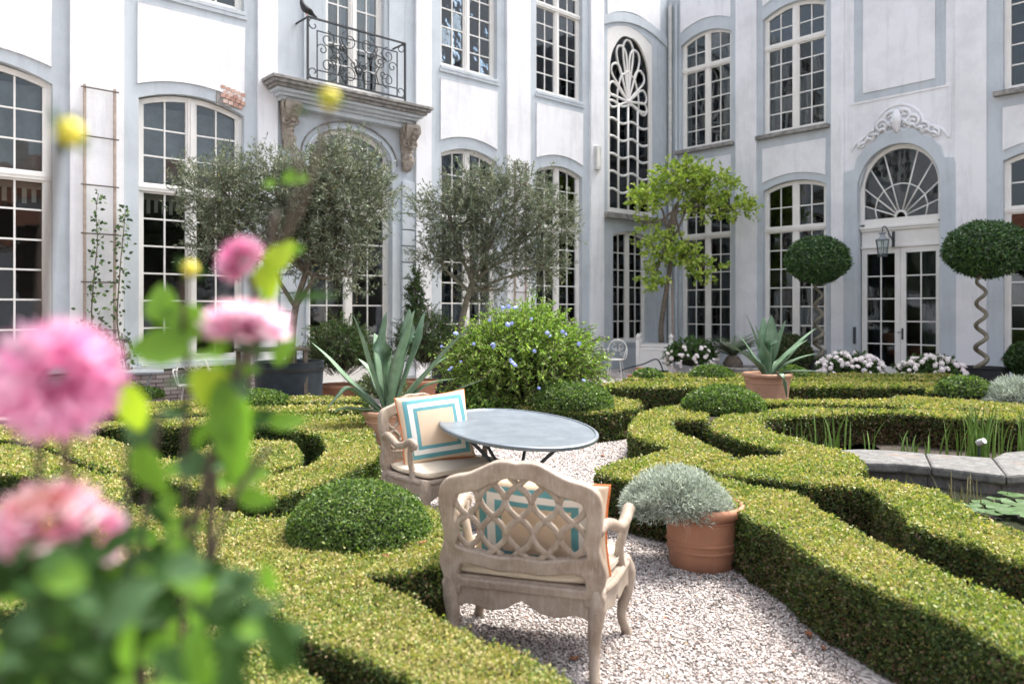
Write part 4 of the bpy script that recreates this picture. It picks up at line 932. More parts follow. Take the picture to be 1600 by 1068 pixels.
# agaves
WIDE = 1.65
def blade(mb_parent, pts, wd, thick=.018, fold=.35):
    """one thick pointed leaf following pts"""
    P, _ = catmull([Vector(p) for p in pts], [0]*len(pts), 5); n = len(P); vs = []
    for i, p in enumerate(P):
        t_ = i/(n-1); tg = (P[min(i+1, n-1)]-P[max(i-1, 0)]).normalized(); sd_ = tg.cross(Vector((0, 0, 1)))
        if sd_.length < .05: sd_ = Vector((1, 0, 0))
        sd_.normalize(); up = sd_.cross(tg); w_ = wd*(.62+.55*math.sin(min(1, t_*1.35)*math.pi*.62))*(1-t_**3.2)*.5*WIDE+.001
        th = thick*(1-t_)+.002; fz = w_*fold*(1-t_*.4)
        vs += [p-sd_*w_+up*fz, p-sd_*w_*.5+up*fz*.25, p-up*th*.0, p+sd_*w_*.5+up*fz*.25, p+sd_*w_+up*fz, p+sd_*w_*.55-up*(th*.8-fz*.3), p-up*th*1.2, p-sd_*w_*.55-up*(th*.8-fz*.3)]
    f = [(i*8+j, i*8+(j+1) % 8, (i+1)*8+(j+1) % 8, (i+1)*8+j) for i in range(n-1) for j in range(8)]
    me = MB().add(vs, f).mesh('leaf', 'agave_leaf', True); return obj('leaf', me, mb_parent)
AG = W(607, 640, 8.35); AG.z = 0
pot('terracotta_pot', 'tall terracotta pot behind the left chair holding the big agave', AG, .285, .56, 'terracotta_pale', rings=3, group='agave pots')
ag = thing('agave', 'big blue green agave with long pointed leaves behind the left chair', 'agave', (AG.x, AG.y, .50))
def tip(u, v, dd=0): p = W(u, v, AG.y+dd); return (p.x-AG.x, dd, p.z-.50)
for (u, v, dd, mu, mv, md, wd) in ((552, 492, -.1, 574, 560, -.05, .12), (604, 487, .05, 598, 545, .02, .135), (640, 482, .12, 636, 540, .06, .12), (648, 484, -.10, 628, 560, -.06, .16), (664, 486, .2, 650, 545, .1, .09), (738, 508, -.05, 682, 566, 0, .12),
                                  (486, 534, .1, 540, 590, .05, .08), (510, 640, -.25, 545, 607, -.15, .10), (520, 642, -.35, 560, 640, -.2, .09), (712, 592, .15, 662, 604, .08, .06), (758, 592, -.2, 690, 622, -.1, .075), (700, 556, .3, 660, 590, .15, .07), (585, 520, .28, 595, 570, .16, .11), (560, 560, .3, 585, 590, .2, .08)):
    m1 = tip(mu, mv, md); t1 = tip(u, v, dd); b0 = (m1[0]*.12, md*.3-.0, .02)
    pts = [b0, (m1[0]*.55+b0[0]*.45, m1[1]*.55, m1[2]*.55+.02), m1, ((m1[0]+t1[0])/2, (m1[1]+t1[1])/2, (m1[2]+t1[2])/2+.02), t1]; blade(ag, pts, wd)
A2 = W(1199, 600, 12.1); A2.z = 0
pot('terracotta_pot', 'pale terracotta pot standing among the far hedges holding an agave', A2, .385, .66, 'terracotta_pale', taper=.74, group='agave pots')
ag2 = thing('agave', 'smaller grey green agave in the pale pot among the far hedges', 'agave', (A2.x, A2.y, .60))
def tip2(u, v, dd=0): p = W(u, v, A2.y+dd); return (p.x-A2.x, dd, p.z-.60)
for (u, v, dd, mu, mv, md, wd) in ((1166, 491, .1, 1184, 540, .05, .12), (1180, 508, -.1, 1192, 550, -.1, .13), (1193, 495, .2, 1195, 540, .1, .13), (1205, 492, 0, 1204, 540, 0, .15), (1228, 500, .1, 1212, 548, .05, .12), (1262, 530, -.1, 1230, 560, -.05, .15), (1276, 512, .15, 1240, 545, .1, .09), (1118, 528, 0, 1165, 555, 0, .08),
                                  (1152, 520, .2, 1178, 560, .1, .1), (1278, 552, .1, 1235, 566, .05, .08), (1300, 584, -.25, 1245, 580, -.2, .07), (1160, 545, -.2, 1182, 568, -.15, .1), (1245, 545, .3, 1220, 565, .2, .1)):
    m1 = tip2(mu, mv, md); t1 = tip2(u, v, dd); b0 = (m1[0]*.12, md*.3, .02)
    blade(ag2, [b0, (m1[0]*.55, m1[1]*.55, m1[2]*.55+.02), m1, ((m1[0]+t1[0])/2, (m1[1]+t1[1])/2, (m1[2]+t1[2])/2+.02), t1], wd)
blade(ag2, [(.05, -.1, .02), (.08, -.42, .06), (.12, -.44, -.12), (.16, -.42, -.3)], .05)
# ---------------------------------------------------------------- trees
def tree(name, label, base, trunk, clusters, ntw, nl, Lf, wf, cols, wts, mat='leaf', bark='bark', r0=.06, twl=.35, up=.5, group=None, seed=1, clumpy=.55, cat='tree'):
    """trunk: list of world points; clusters: (world centre, (rx,ry,rz), weight)"""
    rg = np.random.default_rng(seed); rd = random.Random(seed)
    o = thing(name, label, cat, base, 0, group); B0 = Vector(base); mb = MB()
    tp = [Vector(p)-B0 for p in trunk]; mb.sweep(tp, [r0*(1-.45*i/(len(tp)-1)) for i in range(len(tp))], 10, smooth=4)
    allpos, alldr, br = [], [], MB(); top = tp[-1]; tw = sum(c[2] for c in clusters)
    for (c, rad, wt_) in clusters:
        c = Vector(c)-B0; mid = top.lerp(c, .5)+Vector((rd.uniform(-.1, .1), rd.uniform(-.1, .1), -.08)); start = tp[-1 if rd.random() < .6 else -2]
        mb.sweep([start, start.lerp(mid, .6), mid, c], [r0*.5, r0*.42, r0*.32, r0*.18], 7, smooth=3)
        subs = []
        for _ in range(6):
            q = c+Vector([x*y*.65 for x, y in zip(unit(rg.normal(size=(1, 3)))[0], rad)]); mb.sweep([mid.lerp(c, rd.random()), c.lerp(q, .5)+Vector((0, 0, .04)), q], [r0*.2, r0*.14, r0*.08], 5); subs.append(q)
        k = int(ntw*wt_/tw)
        for _ in range(k):
            v = unit(rg.normal(size=(1, 3)))[0]; rr_ = (rg.random()**.4)*(1+.2*math.sin(v[0]*5+c.x*3)*math.cos(v[2]*4)); p = c+Vector((v[0]*rad[0]*rr_, v[1]*rad[1]*rr_, v[2]*rad[2]*rr_))
            s_ = min(subs, key=lambda q: (q-p).length); d = Vector(v)*.8+Vector((0, 0, up))+Vector(rg.normal(0, .35, 3)); d.normalize(); e_ = p+d*twl*rd.uniform(.5, 1.1)
            if rd.random() < .25: br.sweep([s_.lerp(p, .3), p], [r0*.06, r0*.04], 4, caps=False)
            br.sweep([p, e_], [.004, .002], 3, caps=False)
            t_ = rg.random(nl)[:, None]; P = np.array(p)+(np.array(e_-p))*t_; allpos.append(P); alldr.append(np.tile(np.array(d), (nl, 1))*.55+unit(rg.normal(size=(nl, 3)))*.9)
    mb.build('trunk', bark, o, smooth=True); meta(br.build('twigs', 'twig', o), kind='stuff')
    P = np.concatenate(allpos); D = np.concatenate(alldr); n = len(P); L = Lf*rg.uniform(.6, 1.3, n); col = pal(n, cols, wts)
    meta(obj('crown', leaf_mesh('crown', P, D, rv(n), L, L*wf, np.clip(col, .01, .9), mat), o), kind='stuff'); return o
OL = [(.16, .20, .13), (.24, .28, .20), (.10, .13, .08), (.36, .40, .33), (.36, .34, .16)]; OW = [4, 3, 3, 1.2, .25]
d1 = 12.3; b1 = W(452, 0, d1); b1.z = .55
tree('olive_tree', 'olive tree with a wide dense crown in front of the balcony window', b1, [b1, W(455, 540, d1), W(462, 480, d1), W(478, 425, d1)],
     [(W(345, 300, d1-.1), (.72, .6, .50), 2.6), (W(340, 375, d1), (.45, .5, .45), 1.2), (W(430, 300, d1+.1), (.75, .65, .55), 3), (W(520, 300, d1-.2), (.75, .65, .75), 3.6), (W(520, 385, d1), (.62, .6, .48), 2.4), (W(570, 315, d1+.1), (.5, .5, .5), 1.5), (W(430, 365, d1), (.6, .6, .35), 1.3), (W(475, 300, d1), (.5, .5, .55), 1.8), (W(470, 380, d1), (.5, .5, .4), 1.0), (W(545, 430, d1), (.35, .4, .30), .5), (W(540, 245, d1), (.4, .4, .25), .6)],
     2900, 16, .070, .25, OL, OW, mat='leaf_grey', r0=.075, group='olive trees in tubs', seed=4)
tub('dark blue round tub with two dark hoops holding the left olive tree', (b1.x+.0, b1.y), .55, .83)
d2 = 15.2; b2 = W(712, 0, d2); b2.z = .5
tree('olive_tree', 'olive tree with a loose rounded crown and bare pale trunk in the middle', b2, [b2, W(713, 555, d2), W(722, 500, d2), W(733, 455, d2), W(738, 440, d2)],
     [(W(700, 335, d2), (.65, .6, .62), 2.5), (W(775, 325, d2+.1), (.8, .7, .62), 3.4), (W(850, 345, d2), (.62, .6, .6), 2.4), (W(680, 400, d2-.1), (.42, .5, .4), 1), (W(770, 395, d2), (.8, .6, .42), 2.4), (W(850, 415, d2), (.5, .5, .42), 1.4), (W(745, 285, d2), (.6, .4, .25), .8), (W(820, 285, d2), (.5, .4, .2), .6), (W(760, 455, d2), (.5, .5, .25), .5)],
     2100, 16, .074, .25, OL, OW, mat='leaf_grey', bark='smooth_bark', r0=.085, group='olive trees in tubs', seed=9)
tub('very dark blue tub holding the middle olive tree, behind the blue flowered bush', (b2.x, b2.y), .50, .72)
d3 = 20.4; b3 = W(1034, 0, d3); b3.z = .8
MC = [(.42, .52, .09), (.30, .42, .07), (.52, .60, .16), (.17, .28, .05)]
tree('maple_tree', 'young bright yellow green maple growing from the white planter in the corner', b3, [b3, W(1033, 510, d3), W(1040, 460, d3), W(1046, 425, d3), W(1050, 380, d3), W(1052, 330, d3)],
     [(W(1012, 308, d3), (.48, .45, .28), 1.6), (W(1060, 282, d3), (.72, .5, .38), 2.8), (W(1110, 288, d3), (.62, .5, .38), 2.2), (W(1148, 325, d3), (.55, .4, .25), 1.3), (W(1092, 320, d3), (.5, .4, .25), 1.1), (W(1040, 385, d3), (.55, .5, .35), 2), (W(1070, 400, d3), (.35, .4, .3), .9), (W(1020, 435, d3), (.32, .3, .2), .7), (W(1100, 420, d3), (.38, .3, .22), .8), (W(1075, 262, d3), (.35, .3, .15), .5), (W(1005, 350, d3), (.2, .3, .15), .25)],
     720, 11, .105, .68, MC, [4, 3, 2, 1.5], bark='bark', r0=.075, twl=.30, up=.1, seed=5)
# white planter box
wp = thing('planter_box', 'white square wooden planter with round finials in the corner', 'planter', (*W(1024, 0, 20.6).xy, 0), R(-14))
s2 = .43; pb = MB()
for sx_ in (-1, 1):
    for sy_ in (-1, 1):
        p = MB(); p.box(sx_*s2-.05, sx_*s2+.05, sy_*s2-.05, sy_*s2+.05, .0, .86); p.build('post', 'white_paint', wp, bevel=.006)
        MB().lathe([(.001, .86), (.055, .86), (.055, .875), (.025, .89), (.03, .90), (.055, .93), (.06, .965), (.045, 1.0), (.02, 1.02), (.012, 1.045), (.001, 1.05)], 14, (sx_*s2, sy_*s2, 0)).build('finial', 'white_paint', wp, smooth=True)
    for (ax_, lab) in ((0, 'x'), (1, 'y')):
        for z0_, z1_, t_ in ((.08, .16, .03), (.16, .60, .018), (.60, .68, .03), (.70, .76, .03)):
            a = (-s2+.05, s2-.05, sx_*s2-t_, sx_*s2+t_) if ax_ == 0 else (sx_*s2-t_, sx_*s2+t_, -s2+.05, s2-.05)
            MB().box(a[0], a[1], a[2], a[3], z0_, z1_).build('board', 'white_paint', wp, bevel=.004)
MB().box(-s2+.03, s2-.03, -s2+.03, s2-.03, .3, .62).build('potting_soil', 'soil', wp)
st_ = thing('garden_cane', 'pinkish wooden stake standing beside the maple trunk', 'stake', W(1052, 540, 20.7)); MB().sweep([(0, 0, -.6), (-.03, 0, 1.8)], .03, 7).build('cane', 'brown_wood', st_)
# bushes of leaves round short arching shoots
def bush(name, label, c, rad, nsh, nl, Lf, wf, cols, wts, mat='leaf', up=.6, seed=1, group=None, core=.55, shoot=.35, cat='shrub', z0=0, low=.35):
    rg = np.random.default_rng(seed); o = thing(name, label, cat, (c[0], c[1], z0), 0, group); n = nsh; v = unit(rg.normal(size=(n, 3))); v[:, 2] = np.abs(v[:, 2])*(1+low*.3)-low*(rng.random(n) if low > .5 else 1)
    v = unit(v); rr_ = rg.uniform(.35, 1, n)**.6*(1+.12*wob(v, 2.5, c[0])+.06*wob(v, 6, c[1])); cz = c[2]-z0
    b_ = v*np.array(rad)*rr_[:, None]+np.array([0, 0, cz]); d = unit(v+np.array([0, 0, up])+rg.normal(0, .4, (n, 3))); ln = shoot*rg.uniform(.4, 1.2, n)
    mb = MB()
    for i in range(n):
        e_ = b_[i]+d[i]*ln[i]+np.array([0, 0, -.25*ln[i]]); mb.sweep([b_[i]*.35+np.array([0, 0, cz*.3]), b_[i], b_[i]+d[i]*ln[i]*.6, e_] if i % 4 == 0 else [b_[i], b_[i]+d[i]*ln[i]*.6, e_], .004, 3, caps=False)
    mb.build('stems', 'twig', o)
    t_ = rg.random((n, nl))[..., None]; P = (b_[:, None]+d[:, None]*ln[:, None, None]*t_+np.array([0, 0, -.25])*ln[:, None, None]*t_**2).reshape(-1, 3)
    D = (np.repeat(d, nl, 0)*.6+unit(rg.normal(size=(n*nl, 3)))); L = Lf*rg.uniform(.6, 1.3, n*nl); col = pal(n*nl, cols, wts)
    meta(obj('foliage', leaf_mesh('foliage', P, D, np.array([0, 0, .8])+rv(n*nl), L, L*wf, np.clip(col, .01, .9), mat), o), kind='stuff')
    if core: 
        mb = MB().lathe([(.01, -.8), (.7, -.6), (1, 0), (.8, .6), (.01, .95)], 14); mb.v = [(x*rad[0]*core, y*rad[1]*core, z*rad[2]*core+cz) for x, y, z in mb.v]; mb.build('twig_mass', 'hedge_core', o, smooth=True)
    return o
pc = W(818, 576, 10.7)
pb_ = bush('plumbago_bush', 'bright green sprawling bush with pale blue flowers behind the table', pc, (.98, .78, .70), 2700, 14, .050, .42, [(.25, .38, .07), (.16, .28, .05), (.36, .48, .12), (.09, .17, .04)], [3, 3, 2.2, 1.5], seed=3, shoot=.38, up=.35, core=.7, low=.9)
def flowers(o, mat, spots, r_, nm='flower', k=7):
    rg = random.Random(5); mb = MB()
    for i in range(k):
        a = 6.283*i/k; c_, s_ = math.cos(a), math.sin(a); mb.add([(0, 0, 0), (c_*r_*.6-s_*r_*.35, s_*r_*.6+c_*r_*.35, r_*.3), (c_*r_, s_*r_, r_*.1), (c_*r_*.6+s_*r_*.35, s_*r_*.6-c_*r_*.35, r_*.3)], [(0, 1, 2, 3)])
    mb.lathe([(r_*.6, r_*.05), (r_*.5, r_*.45), (.001, r_*.6)], 8); me = mb.mesh(nm, mat)
    for p in spots: q = obj(nm, me, o, p, (rg.uniform(.4, 1.6), rg.uniform(-.5, .5), rg.uniform(-.6, .6))); s_ = rg.uniform(.7, 1.25); q.scale = (s_, s_, s_)
loc = lambda u, v, d, o: W(u, v, d)-o.location
lw_ = W(752, 622, 10.1); bush('low_shrub', 'low leafy shoots at the foot of the blue flowered bush just behind the table', (lw_.x, lw_.y, .28), (.42, .3, .26), 420, 13, .05, .42, [(.16, .28, .05), (.09, .17, .04), (.25, .38, .07)], [3, 3, 1], seed=44, shoot=.2, low=.8)
flowers(pb_, 'petal_blue', [loc(u, v, 10.7-1.0+.0035*(abs(u-820)), pb_) for u, v in ((793, 507), (800, 505), (830, 498), (855, 520), (770, 538), (740, 537), (772, 541), (712, 521), (800, 566), (804, 570), (798, 562), (705, 575), (702, 578), (879, 518), (884, 522), (905, 537), (720, 565), (912, 595), (835, 548), (786, 481), (795, 479), (805, 481), (842, 606), (860, 525), (690, 541), (765, 500))], .034)
mb = bush('plumbago_bush', 'thin upright shoots rising at the top of the blue flowered bush', W(828, 505, 11.1), (.33, .3, .30), 120, 12, .05, .42, [(.20, .36, .05), (.12, .25, .035), (.30, .46, .08)], [3, 2, 2], seed=13, shoot=.3, core=0, z0=.9)
bp_ = W(722, 620, 10.9); pot('glazed_pot', 'bright blue glazed pot under the blue flowered bush', (bp_.x+.05, bp_.y-.15), .30, .48, 'blue_glaze', rings=0)
pot('glazed_pot', 'dark green glazed pot hidden under the right side of the blue flowered bush', (W(818, 0, 10.6).x, 10.6), .26, .5, 'tub_blue', rings=0)
YW = [(.035, .075, .025), (.06, .12, .035), (.02, .045, .015), (.10, .16, .05)]
y1 = W(532, 555, 13.4); bush('yew_bush', 'dark green yew bush in a terracotta bowl under the arched window', y1, (.50, .45, .58), 750, 18, .055, .22, YW, [3, 3, 2, 1], seed=6, shoot=.30, up=.7, core=.6, group='dark shrubs in pots')
pot('terracotta_pot', 'wide terracotta bowl holding the left dark yew bush', (y1.x, y1.y), .40, .36, rings=0, group='bowls of the dark shrubs')
y2 = W(665, 545, 14.2); bush('yew_bush', 'loose dark shrub in a terracotta pot between the two olive trees', y2, (.52, .45, .66), 620, 18, .06, .22, YW, [3, 3, 2, 1], seed=8, shoot=.36, up=.9, core=.5, group='dark shrubs in pots')
pot('terracotta_pot', 'terracotta pot holding the dark shrub between the olive trees', (W(655, 0, 13.8).x, 13.8), .36, .40, rings=1, group='bowls of the dark shrubs')
y3 = W(650, 470, 14.4); bush('conifer', 'slender dark conifer spire beside the window surround', (y3.x, y3.y, 1.75), (.13, .13, .75), 170, 20, .06, .25, YW, [2, 3, 2, 1], seed=18, shoot=.16, up=.9, core=.3, z0=.4)
y4 = W(598, 610, 12.9); bush('small_shrub', 'low grey green bush with tiny violet flowers behind the agave', y4, (.36, .3, .35), 300, 14, .045, .4, [(.14, .2, .1), (.08, .13, .05), (.22, .28, .16)], [2, 3, 1], seed=28, shoot=.2)
# white flower bushes
WC = [(.06, .13, .035), (.10, .20, .05), (.04, .08, .02)]
for (u, v, d, rx, rz, nf, lab, zz, sd_) in ((1080, 556, 18.4, .58, .42, 70, 'dark green bush dotted with white flowers beside the white planter', 0, 1), (1328, 580, 16.2, .62, .36, 110, 'low mound of pinkish white flowers left of the garden door', 0, 2), (1455, 586, 15.4, .60, .34, 110, 'low mound of pinkish white flowers right of the garden door', 0, 3)):
    c = W(u, v, d); bo = bush('flower_bush', lab, c, (rx, .45, rz), 380, 12, .06, .55, WC, [3, 2, 2], seed=30+sd_, shoot=.16, up=.4, core=.75, group='white flowering bushes')
    rg = np.random.default_rng(sd_); sp_ = []
    while len(sp_) < nf:
        q = unit(rg.normal(size=3)); 
        if q[1] > .25 or q[2] < -.75: continue
        if sd_ == 1 and q[2] > .55: continue
        sp_.append((q[0]*rx*1.12, q[1]*.52, c.z+q[2]*rz*1.12))
    flowers(bo, 'petal_white', sp_,   .066 if sd_ > 1 else .055)
# sago palm like fern
fg = thing('sago_palm', 'dark spiky sago palm beside the white flowers in front of the right facade', 'palm', (*W(1145, 0, 18.3).xy, 0)); mb = MB(); random.seed(12)
for i in range(34):
    a = random.random()*6.28; L_ = random.uniform(.55, .85); el = random.uniform(.35, 1.3); P = [Vector((math.cos(a)*L_*t_*math.cos(el*(1-.5*t_)), math.sin(a)*L_*t_*math.cos(el*(1-.5*t_)), .55+L_*t_*math.sin(el)*(1-.35*t_))) for t_ in np.linspace(0, 1, 14)]
    for j in range(1, 14):
        tg = (P[j]-P[j-1]).normalized(); s_ = tg.cross(Vector((0, 0, 1))).normalized(); l_ = .16*math.sin(j/14*2.6+.3)
        for sg in (-1, 1): q = P[j]+s_*sg*l_+tg*l_*.7; mb.add([P[j]-tg*.018, q, P[j]+tg*.018], [(0, 1, 2)])
    mb.sweep(P, .008, 3)
plain('sago_green', (.05, .085, .03), .45, bstr=0); mb.build('fronds', 'sago_green', fg); MB().lathe([(.001, 0), (.2, 0), (.24, .4), (.15, .55), (.001, .6)], 12).build('trunk', 'bark', fg, smooth=True)
pot('stone_bowl', 'dark low planter below the sago palm', W(1165, 0, 17.9), .55, .34, 'stone_ledge', rings=0, k=28)
# topiary on corkscrew stems
BC = [(.045, .11, .03), (.025, .06, .018), (.08, .17, .04), (.13, .22, .07)]
for (u, v, d, rx, rz, lab, tubr, tubh, us) in ((1277, 407, 18.2, .68, .56, 'bay ball on a corkscrew stem left of the garden door', .42, .50, 1279), (1541, 391, 15.3, .74, .56, 'larger bay ball on a corkscrew stem right of the garden door', .47, .52, 1533)):
    c = W(u, v, d); s0 = W(us, 0, d); o = thing('topiary_tree', lab, 'topiary tree', (s0.x, s0.y, tubh-.1), 0, 'bay trees on twisted stems')
    n = 15000; vv = rv(n); rad = (1+.05*wob(vv, 2.5, u)+rng.normal(0, .042, n))*(1-.10*np.clip(-vv[:, 2]-.2, 0, 1)); off = np.array([c.x-s0.x, 0, c.z-tubh+.1])
    pos = vv*np.array([rx, rx, rz])*rad[:, None]*.97+off; nn = unit(vv/np.array([rx, rx, rz])); L = .068*rng.uniform(.7, 1.3, n)
    meta(obj('crown', leaf_mesh('crown', pos, nn*.55+rv(n)*.9, nn+rv(n)*.55, L, L*.42, np.clip(pal(n, BC, [3, 3, 2, .8]), .01, .9), 'leaf_glossy'), o), kind='stuff')
    mb = MB().lathe([(.01, -.88), (.6, -.75), (.9, -.3), (.93, 0), (.8, .5), (.01, .93)], 20); mb.v = [(x*rx*.92+off[0], y*rx*.92, z*rz*.92+off[2]) for x, y, z in mb.v]; mb.build('twig_mass', 'hedge_core', o, smooth=True)
    H_ = off[2]-rz*.7; m_ = 110; turns = 4.6
    MB().sweep([(.105*(1-.3*i/m_)*math.cos(turns*6.283*i/m_+2), .105*(1-.3*i/m_)*math.sin(turns*6.283*i/m_+2), H_*i/m_) for i in range(m_+1)], [.050-.018*i/m_ for i in range(m_+1)], 8).build('trunk', 'smooth_bark', o, smooth=True)
    tub('black round tub holding the bay tree '+('left' if d > 17 else 'right')+' of the garden door', (s0.x+(.0 if d > 17 else .02), s0.y), tubr, tubh, 'black_pot', 'planter_tub', 'black tubs of the bay trees', 1)
# climbers and trellises
def wl(x, p, z): return Matrix.Rotation(math.atan2(.669, .743), 4, 'Z') @ Vector((x, -p, 0))+Vector((*CO, z))
for (x0_, x1_, z0_, z1_, lab) in ((AX(132, .1), AX(179, .1), .7, 5.36, 'tall wooden ladder trellis fixed to the white pilaster on the left'), (AX(804, .1), AX(821, .1), .7, 5.35, 'ladder trellis on the white pilaster behind the middle olive tree')):
    tr_ = thing('trellis', lab, 'trellis', wl((x0_+x1_)/2, .12, 0), math.atan2(.669, .743), 'ladder trellises on the pilasters'); hw_ = (x1_-x0_)/2
    for s in (-1, 1): MB().box(s*hw_-.02, s*hw_+.02, -.02, .02, z0_, z1_).build('pole', 'brown_wood', tr_)
    for i in range(6): MB().box(-hw_-.06, hw_+.06, -.03, -.021, z1_-.05-.80*i-.012, z1_-.05-.80*i+.012).build('rung', 'old_wood', tr_)
vi = thing('climbing_vine', 'young pear climber with two thin leafy shoots against the left trellis', 'climber', wl(AX(165, .15), .2, 0), math.atan2(.669, .743)); xo = AX(165, .15); st = MB(); P, D, NN = [], [], []; rg = np.random.default_rng(3)
for (pts, dens) in ((((150, 545), (143, 500), (146, 440), (152, 380), (150, 330), (154, 302)), 95), (((193, 560), (183, 505), (186, 440), (190, 390), (194, 350), (196, 326)), 95), (((203, 640), (200, 600), (195, 560), (190, 520)), 70)):
    q = [Vector((AX(u, .2)-xo, -.02, AZ(u, v, .2))) for u, v in pts]; st.sweep(q, [.014, .012, .010, .008, .006, .004][:len(q)], 6, smooth=4); Q, _ = catmull(q, [0]*len(q), 12)
    for i in range(dens*2):
        t_ = rg.random()**1.5; p = Q[int(t_*(len(Q)-1))]; sp_ = .05+.11*(1-t_)**2.0; a = rg.normal(size=3); P.append(np.array(p)+a*sp_*np.array([.8, .3, .6])); D.append(a); NN.append([0, -1, .3])
st.build('stems', 'twig', vi, smooth=True); n = len(P); meta(obj('leaves', leaf_mesh('leaves', np.array(P), np.array(D), np.array(NN)+rv(n)*.5, .085*rng.uniform(.6, 1.2, n), .055, np.clip(pal(n, [(.05, .10, .03), (.03, .06, .02), (.12, .2, .05)], [3, 3, 1]), .01, 1)), vi), kind='stuff')
# wall lantern over the door
LP = Vector((*CO, 0))+Matrix.Rotation(rC, 4, 'Z') @ Vector((6.56, -.02, 3.30)); ln_ = thing('wall_lantern', 'tapered glass lantern hanging from a curved bracket over the garden door', 'lantern', LP, rC)
MB().box(.02, .08, -.02, .02, -.12, .25).build('wall_plate', 'dark_steel', ln_); MB().sweep([(.05, -.02, .0), (.03, -.18, .18), (-.0, -.32, .34), (-.01, -.46, .32), (-.01, -.48, .22)], .014, 8, smooth=5).build('bracket', 'dark_steel', ln_, smooth=True)
MB().sweep([(.05, -.02, .12), (.02, -.14, .10), (.01, -.22, .2)], .009, 6, smooth=4).build('scroll', 'dark_steel', ln_, smooth=True)
MB().lathe([(.001, .22), (.03, .20), (.10, .185), (.10, .175), (.06, .16), (.07, .10), (.10, .06), (.17, .03), (.17, .015), (.001, .02)], 6, (-.01, -.48, 0)).build('roof', 'lead_grey', ln_)
fr_ = MB()
for i in range(6):
    a = 6.283*i/6; fr_.sweep([(-.01+.155*math.cos(a), -.48+.155*math.sin(a), .02), (-.01+.10*math.cos(a), -.48+.10*math.sin(a), -.36)], .008, 5)
fr_.lathe([(.10, -.38), (.11, -.38), (.11, -.35), (.10, -.35)], 6, (-.01, -.48, 0)); fr_.build('frame', 'dark_steel', ln_); MB().lathe([(.15, .015), (.098, -.35)], 6, (-.01, -.48, 0)).build('glass', 'window_glass', ln_)
MB().lathe([(.001, -.30), (.018, -.3), (.022, -.08), (.001, -.04)], 8, (-.01, -.48, 0)).build('candle', 'white_paint', ln_)
# pigeon on the railing
pg = thing('pigeon', 'dark pigeon perched on the left end of the balcony railing', 'pigeon', wl(rx0-.02, .5, rz1+.03), math.atan2(.669, .743)+R(15))
MB().sweep([(.26, 0, .04), (.14, 0, .07), (.04, 0, .10), (-.05, 0, .13), (-.11, 0, .19), (-.13, 0, .24), (-.145, 0, .265)], [.012, .04, .07, .075, .05, .034, .018], 12, smooth=4).build('body', 'pigeon_feather', pg, smooth=True)
MB().sweep([(.12, -.065, .06), (.02, -.072, .10), (-.05, -.05, .12)], [.008, .035, .02], 8, smooth=4).build('wing', 'pigeon_feather', pg, smooth=True); MB().sweep([(-.14, 0, .25), (-.185, 0, .24)], [.010, .002], 6).build('beak', 'stone_ledge', pg); MB().sweep([(0, .02, .06), (0, .02, 0)], .006, 5).build('leg', 'orange_piping', pg); MB().sweep([(0, -.02, .06), (0, -.02, 0)], .006, 5).build('leg', 'orange_piping', pg)
# table lamp behind the small window
tlp = thing('table_lamp', 'small pinkish table lamp seen through the small ground floor window', 'lamp', wl(AX(985, -.9), -.9, 0), 0); MB().lathe([(.09, 1.72), (.2, 1.60)], 20).build('lamp_shade', 'lamp_shade', tlp); MB().lathe([(.09, .9), (.02, .95), (.03, 1.3), (.015, 1.6)], 12).build('lamp_foot', 'brown_wood', tlp); MB().box(-.3, .3, -.2, .2, .15, .9).build('stand', 'interior', tlp)
